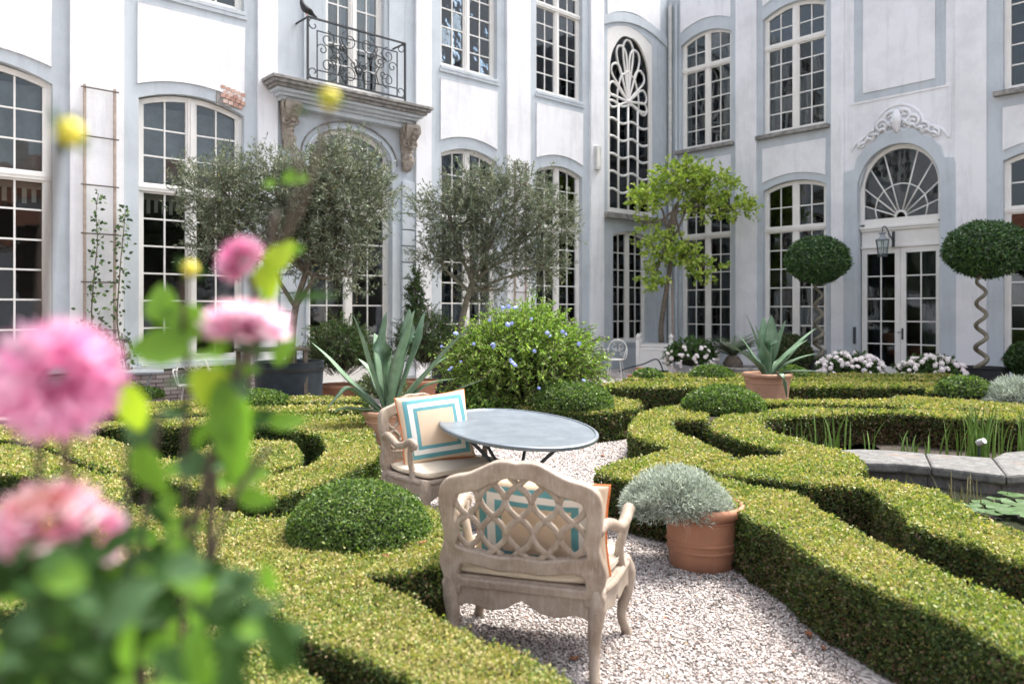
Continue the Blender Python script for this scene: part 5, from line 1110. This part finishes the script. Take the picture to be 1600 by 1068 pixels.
# thermometer box, side table, white chairs
tb_ = thing('sensor_box', 'small pale box with a green square on the window sill at the left', 'box', wl(AX(227, .1), .06, .635), math.atan2(.669, .743)); MB().box(-.05, .05, -.02, .02, 0, .07).build('casing', 'white_paint', tb_); MB().box(-.03, .03, -.024, -.02, .02, .055).build('display', 'plastic_green', tb_)
gt = thing('side_table', 'grey metal garden table with curved legs under the left window', 'table', (*W(190, 0, 12.4).xy, 0), R(25)); MB().box(-.62, .62, -.33, .33, .62, .655).build('table_top', 'lead_grey', gt, bevel=.006)
for sx_ in (-1, 1):
    for sy_ in (-1, 1): MB().sweep([(sx_*.45, sy_*.2, .62), (sx_*.38, sy_*.22, .45), (sx_*.28, sy_*.24, .2), (sx_*.34, sy_*.26, 0)], .014, 7, smooth=4).build('leg', 'lead_grey', gt, smooth=True)
def iron_chair(label, c, rz, s=1.0):
    o = thing('iron_chair', label, 'chair', (*c, 0), rz, 'white ornate iron chairs'); MB().lathe([(.001, .43), (.2, .43), (.215, .445), (.2, .46), (.001, .455)], 20).build('seat', 'white_paint', o, auto=40)
    for a in (.8, 2.4, 3.9, 5.5): MB().sweep([(.17*math.cos(a), .17*math.sin(a), .43), (.22*math.cos(a), .22*math.sin(a), .2), (.25*math.cos(a), .25*math.sin(a), 0)], .011, 6, smooth=3).build('leg', 'white_paint', o, smooth=True)
    MB().sweep([(-.2, -.18, .44), (-.24, -.22, .65), (-.17, -.24, .85), (0, -.25, .92), (.17, -.24, .85), (.24, -.22, .65), (.2, -.18, .44)], .013, 7, smooth=5).build('back_frame', 'white_paint', o, smooth=True)
    b_ = MB()
    for s_ in (-1, 1):
        for (cx, cz, r_, a0) in ((.10, .74, .08, 1.5), (.11, .56, .07, -1.5), (.05, .66, .05, 0)): b_.sweep([(s_*(q[0]), -.23, q[1]) for q in [(x_+cx, z_+cz) for x_, z_ in scrollpts(0, 0, r_, 1.2, a0, 1, 14)]], .008, 5)
    b_.build('back_scrollwork', 'white_paint', o, smooth=True)
    for s_ in (-1, 1): MB().sweep([(s_*.23, -.2, .68), (s_*.27, -.02, .70), (s_*.27, .1, .66), (s_*.21, .1, .46)], .012, 6, smooth=4).build('arm', 'white_paint', o, smooth=True)
iron_chair('white ornate iron chair between the bush and the white planter', W(962, 0, 18.9).xy, R(160)); iron_chair('white iron chair seen between the flower stems on the left', W(300, 0, 12.3).xy, R(200)); iron_chair('second white iron chair right of the first one seen between the flower stems', W(366, 0, 13.2).xy, R(120))
ot = thing('wooden_table', 'weathered wooden garden table in front of the blue tub', 'table', (*W(425, 0, 11.9).xy, 0), R(35))
for i in range(4): MB().box(-.5, .5, -.3+.152*i, -.3+.152*i+.146, 1.02, 1.06).build('plank', 'old_wood', ot, bevel=.004)
for sx_ in (-1, 1):
    for sy_ in (-1, 1): MB().box(sx_*.44-.03, sx_*.44+.03, sy_*.25-.03, sy_*.25+.03, 0, 1.019).build('leg', 'old_wood', ot)
# hose reel and small pots near the planter
hz = thing('garden_hose', 'dark garden hose lying in front of the white planter', 'hose', (*W(1005, 0, 18.9).xy, 0)); MB().sweep([(-.6, 0, .15), (-.3, .05, .25), (0, -.03, .33), (.3, 0, .45), (.42, .02, .35), (.5, 0, .12)], .018, 7, smooth=5).build('hose', 'dark_steel', hz, smooth=True)
pot('small_pot', 'tiny terracotta pot by the iron chair near the white planter', W(987, 0, 17.8), .10, .16, rings=0, k=20); pot('small_pot', 'tiny terracotta pot with green leaves right beside the hose', W(1000, 0, 18.2), .11, .30, rings=0, k=20)
# ================================================================= CHAIRS AND TABLE
def mirror(half): return half+[(-x, z) for x, z in half[::-1] if abs(x) > 1e-6]
def puff(outline, h, z0, name, mat, parent, crown=.6, k=10, seed=0):
    """cushion: rings shrinking from an (x, y) outline towards its centre"""
    n = len(outline); cx, cy = sum(p[0] for p in outline)/n, sum(p[1] for p in outline)/n; vs = []; prof = []
    for i in range(k+1):
        t_ = i/k; prof.append((1-(1-math.cos(t_*math.pi/2))*.9 if i < k else .02, math.sin(t_*math.pi/2)**.6))
    rows = [(s, -q) for s, q in prof[::-1]]+prof[1:]
    for s, q in rows:
        for (x, y) in outline:
            px_, py_ = cx+(x-cx)*s, cy+(y-cy)*s; vs.append((px_, py_, z0+h/2+q*h/2*(1 if q < 0 else 1+crown*.25*(1-s))+.004*math.sin(px_*23+seed)*math.cos(py_*19)))
    m_ = len(rows); fs = [(i*n+j, i*n+(j+1) % n, (i+1)*n+(j+1) % n, (i+1)*n+j) for i in range(m_-1) for j in range(n)]+[tuple(range(n))[::-1], tuple((m_-1)*n+j for j in range(n))]
    return MB().add(vs, fs).build(name, mat, parent, smooth=True)
def pillow(label, parent_mat, half=.27, thick=.085):
    o = thing('pillow', label, 'pillow', (0, 0, 0), 0, 'striped pillows on the chairs'); k = 28; vs = []
    def pt(s, t_, sg):
        e_ = (1-s*s)**.5*(1-t_*t_)**.5 if abs(s) < 1 and abs(t_) < 1 else 0
        x = s*half*(1-.05*(1-t_*t_)*(abs(s)**3)*1.3); z = t_*half*(1-.05*(1-s*s)*(abs(t_)**3)*1.3)
        wr = .006*math.sin(s*14+t_*5)*(abs(s)+abs(t_))*.5*min(1, e_*4)
        return (x, sg*(thick*e_**.62+wr), z)
    for sg in (-1, 1):
        base = len(vs)
        for j in range(k+1):
            for i in range(k+1): vs.append(pt(math.sin((i/k*2-1)*math.pi/2), math.sin((j/k*2-1)*math.pi/2), sg))
    n = k+1; fs = [(j*n+i, j*n+i+1, (j+1)*n+i+1, (j+1)*n+i) for j in range(k) for i in range(k)]; fs += [tuple(q+n*n for q in f[::-1]) for f in fs]
    MB().add(vs, fs).build('cover', 'pillow_cloth', o, smooth=True)
    ed = [pt(s, -1, 0) for s in np.linspace(-1, 1, 14)]+[pt(1, s, 0) for s in np.linspace(-1, 1, 14)[1:]]+[pt(s, 1, 0) for s in np.linspace(1, -1, 14)[1:]]+[pt(-1, s, 0) for s in np.linspace(1, -1, 14)[1:]]
    MB().sweep(ed, .0065, 7, caps=False).build('piping', 'orange_piping', o, smooth=True)
    return o
def armchair(label, loc, rz):
    o = thing('armchair', label, 'armchair', loc, rz, 'carved lattice-back armchairs')
    sc_ = lambda pts, k=4: smooth2(pts, k)
    half_o = sc_([(0, .950), (.05, .957), (.10, .950), (.16, .922), (.23, .890), (.29, .876), (.338, .858), (.366, .822), (.374, .77), (.370, .70), (.360, .64), (.356, .60), (.362, .555), (.380, .50), (.383, .46), (.372, .42), (.364, .39), (.376, .365), (.372, .33)])+[(.30, .33), (.298, .365), (.0, .365)]
    # outline: whole back with two openings (lattice, cushion gap)
    out_ = mirror(half_o[:-2]+[(.298, .365)]); h1 = mirror(sc_([(0, .893), (.06, .893), (.12, .868), (.18, .838), (.24, .820), (.296, .802), (.318, .76), (.318, .68), (.304, .61), (.310, .545), (.2, .524), (.1, .508), (0, .516)]))
    h2 = mirror(sc_([(0, .462), (.1, .456), (.2, .472), (.27, .478), (.302, .455), (.300, .395), (.2, .392), (0, .392)]))
    z0 = .33; sh = lambda L_: [(x, z-z0) for x, z in L_]; bk = plate([sh(out_), sh(h1), sh(h2)], .052, .010, 'backrest', 'washed_wood', o, (0, 0, z0), (R(7), 0, 0))
    lat = MB()
    for fam in (-1, 1):
        for k in range(-9, 10):
            pts = []
            for i in range(61):
                zz = -.20+.42*i/60; z = .70+zz; x = k*.124+fam*(.80*zz+.013*math.sin(zz/.155*6.283))
                topz = .888-.36*max(0, abs(x)-.06); lim = .318-.012*math.cos((z-.6)*9)
                if abs(x) < lim and .512 < z < topz+.012: pts.append((x, fam*.005*(1 if math.sin(zz/.0775*math.pi+k*math.pi) > 0 else -1)-.004, z-z0))
                elif pts: break
            if len(pts) > 3: lat.sweep(pts, [.0150]*len(pts), 8, ex=.62, up=(0, 1, 0))
    lo = lat.build('lattice', 'washed_wood', bk, smooth=True)
    # raised moulding round the outline
    # rear apron with scalloped foot, side and front aprons
    ap = mirror(sc_([(0, .318), (.03, .305), (.09, .272), (.17, .262), (.25, .280), (.31, .262), (.345, .235)]))
    plate([[(x, z) for x, z in ap if True][:len(ap)//2+1]+[(-x, z) for x, z in sc_([(0, .318), (.03, .305), (.09, .272), (.17, .262), (.25, .280), (.31, .262), (.345, .235)])[::-1]] if False else [(.345, .40), (-.345, .40)]+[(-x, z) for x, z in sc_([(0, .318), (.03, .305), (.09, .272), (.17, .262), (.25, .280), (.31, .262), (.345, .235)])[::-1]]+sc_([(0, .318), (.03, .305), (.09, .272), (.17, .262), (.25, .280), (.31, .262), (.345, .235)])[1:]], .040, .008, 'rear_apron', 'washed_wood', o, (0, .005, 0))
    fx, fyy = .395, .50
    for s in (-1, 1):
        # side apron between rear post (.35,0) and front leg (fx,.5)
        L_ = math.hypot(fx-.35, fyy); lower = sc_([(0, .255), (.08, .285), (.2, .262), (L_/2, .30), (L_-.2, .262), (L_-.08, .285), (L_, .25)])
        plate([[(0, .395)]+lower+[(L_, .395)]], .038, .009, 'side_apron', 'washed_wood', o, (s*.352, .0, 0), (0, 0, math.atan2(fyy, s*(fx-.35))))
        MB().sweep([(s*.352, .0, .385), (s*.385, .16, .375), (s*.40, .32, .382), (s*.40, .50, .375)], .021, 8, smooth=5).build('seat_rail', 'washed_wood', o, smooth=True)
        MB().sweep([(s*.348, .0, .40), (s*.346, -.004, .30), (s*.336, -.006, .20), (s*.338, -.022, .10), (s*.346, -.058, 0)], [.036, .040, .031, .025, .023], 12, smooth=5).build('leg', 'washed_wood', o, smooth=True)
        MB().sweep([(s*.385, .49, .39), (s*.402, .512, .32), (s*.396, .508, .22), (s*.374, .492, .11), (s*.392, .515, .03), (s*.398, .525, 0)], [.036, .042, .034, .023, .024, .030], 12, smooth=5).build('leg', 'washed_wood', o, smooth=True)
        MB().sweep([(s*.362, -.035, .655), (s*.372, .03, .678), (s*.392, .11, .662), (s*.412, .20, .628), (s*.424, .29, .636), (s*.428, .37, .668), (s*.424, .405, .655), (s*.420, .41, .632), (s*.42, .395, .622)], [.020, .026, .027, .026, .028, .030, .030, .024, .014], 12, smooth=5).build('arm', 'washed_wood', o, smooth=True)
        MB().sweep([(s*.420, .372, .65), (s*.412, .352, .58), (s*.392, .335, .50), (s*.386, .35, .43), (s*.392, .38, .37)], [.024, .021, .022, .027, .030], 12, smooth=5).build('arm_support', 'washed_wood', o, smooth=True)
        MB().lathe([(.001, .0), (.014, .002), (.012, .008), (.001, .010)], 12).build('peg', 'washed_wood', o, loc=(s*.348, -.036, .30), rot=(R(90), 0, 0))
    fr_low = sc_([(0, .305), (.05, .285), (.14, .262), (.24, .285), (.33, .262), (.385, .24)])
    plate([[(.385, .39), (-.385, .39)]+[(-x, z) for x, z in fr_low[::-1]]+fr_low[1:]], .04, .009, 'front_apron', 'washed_wood', o, (0, .505, 0))
    MB().sweep([(-.39, .51, .378), (-.2, .535, .384), (0, .525, .378), (.2, .535, .384), (.39, .51, .378)], .022, 8, smooth=5).build('seat_rail', 'washed_wood', o, smooth=True)
    MB().slab([(-.34, .02), (.34, .02), (.385, .49), (-.385, .49)], .362, .392).build('seat_board', 'washed_wood', o)
    cu = [(.30, .0), (.335, .04), (.375, .2), (.392, .36), (.392, .47), (.35, .525), (.18, .545), (0, .54)]
    ol = smooth2(cu, 3); ol = ol+[(-x, y) for x, y in ol[::-1][1:]]+[(-.15, -.01), (0, -.012), (.15, -.01)]
    cus = puff(ol, .075, .392, 'seat_cushion', 'cushion_cloth', o)
    MB().sweep([(x*1.0, y, .392+.056) for x, y in ol]+[(ol[0][0], ol[0][1], .448)], .004, 6, caps=False).build('piping', 'cushion_cloth', cus, smooth=True)
    return o
ch1 = armchair('near carved armchair seen from behind, its lattice back towards the viewer', (.047, 3.50, 0), math.atan2(-.235, .76))
ch2 = armchair('farther carved armchair left of the round table, facing right', (-.735, 6.20, 0), math.atan2(-.74, -.67))
def seat_pillow(ch, label, x, y, z, rx_, rot_y=0, rzz=0, sx=1, sz=1):
    p = pillow(label, None); M = ch.matrix_basis @ Matrix.Translation((x, y, z)) @ Matrix.Rotation(rzz, 4, 'Z') @ Matrix.Rotation(rx_, 4, 'X') @ Matrix.Rotation(rot_y, 4, 'Y') @ Matrix.Diagonal((sx, 1, sz, 1)); p.matrix_basis = M; return p
bpy.context.view_layer.update()
seat_pillow(ch1, 'beige pillow with teal bands behind the lattice of the near armchair', .055, .11, .635, R(14), R(2), 0, 1.22, .86)
seat_pillow(ch2, 'beige pillow with teal and white square bands propped in the farther armchair', .03, .20, .715, R(16), R(5), R(-27), 1.06, 1.0)
# table
tbl = thing('round_table', 'round grey zinc garden table with curved dark legs between the armchairs', 'table', (.035, 5.90, 0), 0)
k = 96; prof = [(0, 0), (.93, .0), (.955, .002), (.965, .010), (.985, .010), (1.0, .004), (1.003, -.006), (.995, -.020), (.97, -.026), (.95, -.012), (.0, -.012)]
vs = [(r_*math.cos(2*math.pi*j/k), r_*math.sin(2*math.pi*j/k), z) for r_, z in prof for j in range(k)]
mb = MB().add(vs, [(i*k+j, i*k+(j+1) % k, (i+1)*k+(j+1) % k, (i+1)*k+j) for i in range(len(prof)-1) for j in range(k)])
Rg = Matrix.Rotation(R(-60), 4, 'Z'); mb.v = [tuple(Rg @ Vector((x*.74, y*.56, z))) for x, y, z in mb.v]
TT = Matrix.Translation((0, 0, .742)) @ Matrix.Rotation(R(3.3), 4, 'X') @ Matrix.Rotation(R(1.6), 4, 'Y')
mb.v = [tuple(TT @ Vector(q)) for q in mb.v]; mb.build('table_top', 'zinc', tbl, auto=40)
for a in (R(222), R(318), R(140), R(75)):
    c_, s_ = math.cos(a), math.sin(a); e_ = TT @ (Rg @ Vector((0, 0, 0)))
    top_ = TT @ Vector((c_*.50, s_*.50, -.022))
    MB().sweep([tuple(top_), (c_*.42, s_*.42, top_.z-.055), (c_*.25, s_*.25, .50), (c_*.13, s_*.13, .36), (c_*.17, s_*.17, .22), (c_*.34, s_*.34, .0)], .0135, 8, smooth=5).build('leg', 'dark_steel', tbl, smooth=True)
MB().sweep([(.135*math.cos(a), .135*math.sin(a), .36) for a in np.linspace(0, 2*math.pi, 25)], .009, 6, caps=False).build('ring', 'dark_steel', tbl, smooth=True)
MB().sweep([(.47*math.cos(a), .47*math.sin(a), .0) for a in np.linspace(0, 2*math.pi, 41)], .010, 6, caps=False); 
# ================================================================= GRAVEL CHIPS AND FALLEN LEAVES
n = 95000; gd = rng.uniform(0, 1, n*3)**.9*7.4+2.35; gu = rng.uniform(-.36, .62, n*3); gx, gy = gu*gd, gd
reg = [tuple(G(u, v).xy) for u, v in ((640, 1500), (640, 990), (660, 880), (640, 790), (600, 740), (700, 700), (720, 655), (830, 650), (985, 655), (985, 735), (930, 800), (1000, 850), (1150, 850), (1200, 930), (1330, 1040), (1600, 1500))]
kp = pip(gx, gy, reg); gx, gy = gx[kp][:n], gy[kp][:n]; n = len(gx)
base = np.array([(1, 0, 0), (0, 1, 0), (-1, 0, 0), (0, -1, 0), (0, 0, 1), (0, 0, -1)], float); sz = rng.uniform(.0045, .0095, n)*np.clip(gy/4.2, 1, 1.7)
jit = base[None]*rng.uniform(.6, 1.4, (n, 6, 1))+rng.normal(0, .18, (n, 6, 3)); an = rng.uniform(0, 6.28, n); ca, sa = np.cos(an)[:, None], np.sin(an)[:, None]
jx = jit[..., 0]*ca-jit[..., 1]*sa; jy = jit[..., 0]*sa+jit[..., 1]*ca; V = np.stack([jx, jy, jit[..., 2]*.75], -1)*sz[:, None, None]+np.stack([gx, gy, rng.uniform(.001, .006, n)], 1)[:, None]
FF = np.array([(0, 1, 4), (1, 2, 4), (2, 3, 4), (3, 0, 4), (1, 0, 5), (2, 1, 5), (3, 2, 5), (0, 3, 5)]); fa = (FF[None]+np.arange(n)[:, None, None]*6).reshape(-1, 3)
gc = pal(n, [(.46, .42, .40), (.60, .56, .54), (.32, .28, .265), (.14, .12, .11), (.42, .30, .25)], [4, 3.5, 3, 2.6, .6])
meta(obj('gravel_chips', mesh_np('gravel_chips', V.reshape(-1, 3), fa, 'stone_chip', False, np.repeat(np.clip(gc, .03, .85), 6, 0))), kind='stuff')
q_ = rng.choice(n, 420, replace=False); lx, ly = gx[q_], gy[q_]; ed_ = np.abs(lx-(.30+.42*(ly-2.6))) ; m_ = len(lx)
meta(obj('leaf_litter', leaf_mesh('leaf_litter', np.c_[lx, ly, np.full(m_, .012)], rv(m_)*np.array([1, 1, .15]), np.tile([0, 0, 1.], (m_, 1))+rv(m_)*.3, rng.uniform(.008, .02, m_), rng.uniform(.005, .010, m_), np.clip(pal(m_, [(.24, .13, .06), (.38, .28, .10), (.12, .16, .04), (.30, .09, .04)], [3, 3, 3, 1]), .01, .9))), kind='stuff')
def fallen(label, p, s, seed):
    rd = random.Random(seed); o = thing('fallen_leaf', label, 'leaf', p, rd.random()*6, 'fallen brown leaves'); vs = [(0, 0, 0)]; k = 10
    for i in range(k): a = 6.283*i/k; r_ = s*(.6+.4*math.cos(a)**2)*rd.uniform(.75, 1.1); vs.append((math.cos(a)*r_, math.sin(a)*r_*.6, rd.uniform(.0, .35)*s))
    MB().add(vs, [(0, i+1, (i+1) % k+1) for i in range(k)]).build('blade', 'dry_leaf', o, smooth=True)
fallen('curled brown leaf on top of the near hedge beside the bright dome', G(658, 848, .40), .035, 1); fallen('small brown leaf on the near hedge below the bright dome', G(601, 868, .40), .025, 2)
fallen('reddish leaf on the gravel against the near right hedge', G(1264, 992, .012), .045, 3); fallen('yellowish leaf on the gravel just right of the reddish one', G(1286, 1012, .012), .03, 4)
fallen('brown leaf on the gravel under the near armchair', G(900, 1028, .012), .04, 5); fallen('pale leaf on the gravel beyond the table on the right', G(942, 712, .012), .05, 6)
fallen('brown leaf on the gravel right of the armchair front leg', G(1040, 965, .012), .018, 7)
# ================================================================= DAHLIAS IN THE FOREGROUND
PK = [(.80, .40, .58), (.84, .56, .70), (.88, .75, .81), (.76, .28, .48)]
def bloom(parent, c, rad, axis, n_, flat=.85, cols=PK, tmax=2.3, inner=(.62, .08, .30), wf=.5, nm='bloom', mn=.35):
    ax_ = Vector(axis).normalized(); q = Vector((0, 0, 1)).rotation_difference(ax_); i = np.arange(n_); th = np.arccos(1-(1-math.cos(tmax))*(i+.5)/n_); ph = i*2.39996
    d = np.stack([np.sin(th)*np.cos(ph), np.sin(th)*np.sin(ph), np.cos(th)], 1); Rm = np.array(q.to_matrix()); L = rad*(1-.25*np.cos(th)**8)*rng.uniform(.88, 1.05, n_)
    d = unit(d+rng.normal(0, .06, (n_, 3))); nr = np.stack([-np.cos(th)*np.cos(ph), -np.cos(th)*np.sin(ph), np.sin(th)], 1)
    d2 = d*np.array([1, 1, flat]); D = d2@Rm.T; NR = nr@Rm.T; pos = D*(L*mn)[:, None]; t_ = np.clip(th/tmax, 0, 1)[:, None]
    col = pal(n_, cols, [2.5, 3, 3, 1])*np.clip(.25+t_*1.2, 0, 1)+np.array(inner)*(1-np.clip(.25+t_*1.2, 0, 1))
    LL = L*(1-mn)*np.linalg.norm(D, axis=1); me = leaf_mesh(nm, pos, D, NR, LL, rad*wf*(.45+.7*t_[:, 0]), np.clip(col, .01, .95), 'petal', fold=-.22, bend=-.08)
    o = meta(obj(nm, me, parent, c), kind='stuff'); return o
def ovate(parent, c, dr, up, L, wd, mat, nm='leaf', droop=.25):
    d = Vector(dr).normalized(); u_ = Vector(up); u_ = (u_-d*u_.dot(d)).normalized(); s_ = d.cross(u_); k = 8; vs = []
    for i in range(k+1):
        t_ = i/k; w_ = wd*.5*math.sin(math.pi*t_**.8)**.8*(1+.08*math.sin(i*2.9)) if 0 < i < k else .001; p = d*L*t_-u_*droop*L*t_*t_
        vs += [p-s_*w_+u_*w_*.3, p, p+s_*w_+u_*w_*.3]
    fs = [(i*3+j, i*3+j+1, (i+1)*3+j+1, (i+1)*3+j) for i in range(k) for j in range(2)]; return MB().add(vs, fs).build(nm, mat, parent, smooth=True, loc=c)
def leafplain(name, col, tr=.4):
    m, t, b = newmat(name); b.inputs['Specular IOR Level'].default_value = .08; c = mix(t, noise(t, 30, 4), tuple(x*.75 for x in col), col); t.links.new(c, b.inputs['Base Color']); b.inputs['Roughness'].default_value = .5
    tl = t.nodes.new('ShaderNodeBsdfTranslucent'); t.links.new(mix(t, 1.0, c, (1.4, 1.6, .5), 'MULTIPLY'), tl.inputs[0]); s = t.nodes.new('ShaderNodeMixShader'); s.inputs[0].default_value = tr
    t.links.new(b.outputs[0], s.inputs[1]); t.links.new(tl.outputs[0], s.inputs[2]); t.links.new(s.outputs[0], t.nodes['Material Output'].inputs[0])
leafplain('dahlia_leaf', (.16, .30, .06), .5); leafplain('dahlia_leaf_dark', (.035, .08, .022), .25); leafplain('dahlia_leaf_blue', (.08, .15, .07), .2); leafplain('dahlia_lime', (.36, .48, .06), .5)
plain('dahlia_stem', (.055, .04, .025), .6, bstr=0); plain('bud_yellow', (.62, .56, .05), .6, bstr=0)
def dahlia(label, base): return thing('dahlia_plant', label, 'dahlia', base, 0, 'pink dahlias in the foreground')
def stemsweep(o, pts, r_): MB().sweep([W(*p)-o.location for p in pts], r_, 8, smooth=4).build('stem', 'dahlia_stem', o, smooth=True)
da = dahlia('pink dahlia plant at the left edge with the largest round bloom', (W(60, 0, .66).x, .66, 0)); L0 = da.location
bloom(da, W(92, 592, .62)-L0, .054, (.45, -.55, -.1), 300, .95, tmax=2.7, wf=.32, inner=(.78, .22, .48))
bloom(da, W(70, 815, .62)-L0, .048, (-.1, -.25, 1), 110, .75, [(.80, .42, .52), (.85, .60, .68), (.86, .74, .76), (.75, .30, .42)], tmax=1.75, inner=(.82, .42, .25), wf=.5)
bloom(da, W(150, 835, .64)-L0, .030, (.9, -.3, .3), 60, .8, [(.80, .42, .55), (.85, .60, .70), (.86, .74, .78), (.75, .30, .5)], tmax=1.6, wf=.55)
stemsweep(da, [(95, 640, .64), (110, 760, .66), (150, 950, .68), (130, 1400, .67), (90, 2200, .66), (60, 3200, .66)], .0035); stemsweep(da, [(60, 850, .64), (80, 1000, .65), (80, 1700, .66), (60, 3200, .66)], .0035)
db = dahlia('pink dahlia plant in the middle foreground with two paler blooms on tall dark stems', (W(240, 0, .82).x, .82, 0)); L1 = db.location
bloom(db, W(386, 512, .76)-L1, .047, (.05, .02, 1), 170, .75, [(.82, .50, .62), (.86, .66, .74), (.88, .78, .80), (.76, .34, .5)], tmax=1.95, inner=(.86, .66, .66), wf=.42)
bloom(db, W(376, 405, .86)-L1, .032, (-.45, -.45, .5), 160, .85, [(.80, .34, .52), (.84, .52, .66), (.86, .70, .76), (.66, .12, .34)], tmax=2.0, inner=(.60, .10, .30), wf=.42)
MB().lathe([(.001, -.014), (.014, -.008), (.018, .004), (.010, .012), (.001, .014)], 14).build('calyx', 'dahlia_leaf_dark', db, smooth=True, loc=W(388, 528, .755)-L1)
for (pts, r_) in ((((386, 535, .76), (368, 590, .76), (338, 680, .77), (310, 790, .78), (270, 900, .79), (230, 1300, .8), (240, 2750, .82)), .0038), (((388, 430, .86), (398, 470, .86), (385, 560, .85), (345, 700, .84), (300, 860, .83), (290, 1300, .82), (240, 2750, .82)), .0036), (((430, 330, .9), (418, 420, .9), (400, 520, .88), (372, 640, .86), (330, 800, .84), (240, 2750, .82)), .0045), (((445, 205, .9), (465, 260, .9), (455, 330, .9), (430, 400, .9)), .0022), (((515, 170, .72), (500, 230, .75), (470, 330, .82), (440, 380, .88)), .0022)):
    stemsweep(db, pts, r_)
for (pr_, u, v, d, rad, ax_, lab) in ((da, 108, 207, .58, .0105, (.9, -.2, .3), 'yellow bud high on the left'), (db, 515, 153, .70, .0098, (.2, -.2, 1), 'yellow bud in front of the balcony'), (db, 297, 420, .74, .0078, (.5, -.5, .5), 'small yellow green bud')):
    b_ = MB().lathe([(.001, -1), (.6, -.8), (.98, -.2), (1, .2), (.7, .75), (.001, .95)], 14); b_.v = [(x*rad, y*rad, z*rad) for x, y, z in b_.v]; o = b_.build('bud', 'bud_yellow', pr_, smooth=True, loc=W(u, v, d)-pr_.location, rot=Vector(ax_).to_track_quat('Z', 'Y').to_euler()); o['label'] = lab
    for k in range(6): ovate(o, Vector((0, 0, -rad*.9)), (math.cos(k*1.05), math.sin(k*1.05), .3+.3*(k % 2)), (0, 0, 1), rad*2.3, rad*1.1, 'dahlia_leaf_dark', 'sepal', -.1)
stemsweep(da, [(92, 215, .58), (78, 330, .6), (66, 520, .64), (60, 900, .66), (60, 3200, .66)], .0030); stemsweep(db, [(290, 432, .74), (286, 520, .76), (290, 700, .8), (240, 2750, .82)], .0028)
DL = [(300, 548, .75, -.7, .1, .080, .060, 'dahlia_leaf'), (262, 505, .77, -.2, .5, .058, .05, 'dahlia_leaf'), (330, 520, .76, -.9, .4, .075, .055, 'dahlia_leaf'), (300, 575, .74, .5, -.6, .085, .055, 'dahlia_lime'), (345, 590, .75, .2, -1, .14, .050, 'dahlia_leaf'), (385, 620, .78, -.35, -1, .16, .055, 'dahlia_leaf'),
      (420, 430, .86, .4, .8, .062, .048, 'dahlia_lime'), (412, 410, .86, .2, -.8, .055, .042, 'dahlia_lime'), (445, 395, .88, .9, .25, .03, .02, 'dahlia_leaf'), (440, 280, .9, .9, .1, .040, .03, 'dahlia_leaf'), (430, 290, .9, -.5, .2, .02, .02, 'dahlia_leaf'), (445, 465, .84, 1, .12, .075, .016, 'dahlia_leaf_dark'), (430, 570, .8, .35, .6, .045, .03, 'dahlia_leaf'),
      (205, 640, .7, -.5, .8, .045, .035, 'dahlia_leaf_blue'), (230, 700, .7, -.4, .9, .06, .04, 'dahlia_leaf_blue'), (345, 745, .78, .9, .1, .06, .042, 'dahlia_leaf'), (330, 735, .78, -.8, .2, .065, .045, 'dahlia_leaf_blue'), (370, 770, .78, .8, -.3, .05, .032, 'dahlia_leaf'), (330, 650, .76, .2, .9, .06, .035, 'dahlia_leaf_dark'), (360, 660, .8, 1, .15, .075, .03, 'dahlia_leaf_dark'),
      (360, 920, .7, .9, .4, .035, .03, 'dahlia_leaf_blue'), (320, 960, .68, .5, .3, .05, .035, 'dahlia_leaf_blue'), (300, 1000, .66, .6, -.2, .07, .035, 'dahlia_leaf_dark'), (460, 175, .74, .6, .1, .02, .012, 'dahlia_leaf_dark'), (200, 600, .68, .1, -1, .06, .04, 'dahlia_lime'), (215, 690, .7, .4, -.9, .07, .045, 'dahlia_leaf'), (420, 660, .8, .8, .1, .05, .03, 'dahlia_leaf')]
for (u, v, d, dx, dz, L_, w_, mt) in DL:
    pr_ = db if u > 190 else da; ovate(pr_, W(u, v, d)-pr_.location, (dx, random.uniform(-.3, .3), dz), (random.uniform(-.3, .3), -1, random.uniform(.1, .6)), L_*.78, w_*.70, mt)
random.seed(21)
for i in range(330):
    u = random.uniform(-40, 450)*random.random()**.28; v = random.uniform(860, 1180)+max(0, u-250)*.35; d = random.uniform(.52, .8)
    pr_ = da if u < 200 else db; a = random.uniform(0, 6.28); ovate(pr_, W(u, v, d)-pr_.location, (math.cos(a), random.uniform(-.4, .4), math.sin(a)*.7+.1), (random.uniform(-.6, .6), -.7, random.uniform(.2, 1)), random.uniform(.025, .048), random.uniform(.012, .026), random.choice(['dahlia_leaf_dark', 'dahlia_leaf_dark', 'dahlia_leaf_dark', 'dahlia_leaf', 'dahlia_leaf_blue']))
for i in range(46):
    t_ = random.random(); u = 400-150*t_+random.gauss(0, 28); v = 480+430*t_+random.gauss(0, 20); d = random.uniform(.74, .9); a = random.uniform(0, 6.28)
    ovate(db, W(u, v, d)-db.location, (math.cos(a), random.uniform(-.5, .5), math.sin(a)*.8), (random.uniform(-.7, .7), -.6, random.uniform(.1, 1)), random.uniform(.022, .05), random.uniform(.010, .022), random.choice(['dahlia_leaf_dark', 'dahlia_leaf', 'dahlia_leaf', 'dahlia_leaf_blue']))
for (u, v, u2, v2) in ((250, 650, 220, 900), (200, 700, 205, 900), (420, 700, 330, 880)): stemsweep(db, [(u, v, .74), (u2, v2, .76), (240, 1500, .8), (240, 2750, .82)], .003)
cl = ovate(db, W(1140, 870, .42)-L1, (.3, 0, -1), (0, -1, .2), .018, .014, 'dahlia_leaf') if False else None
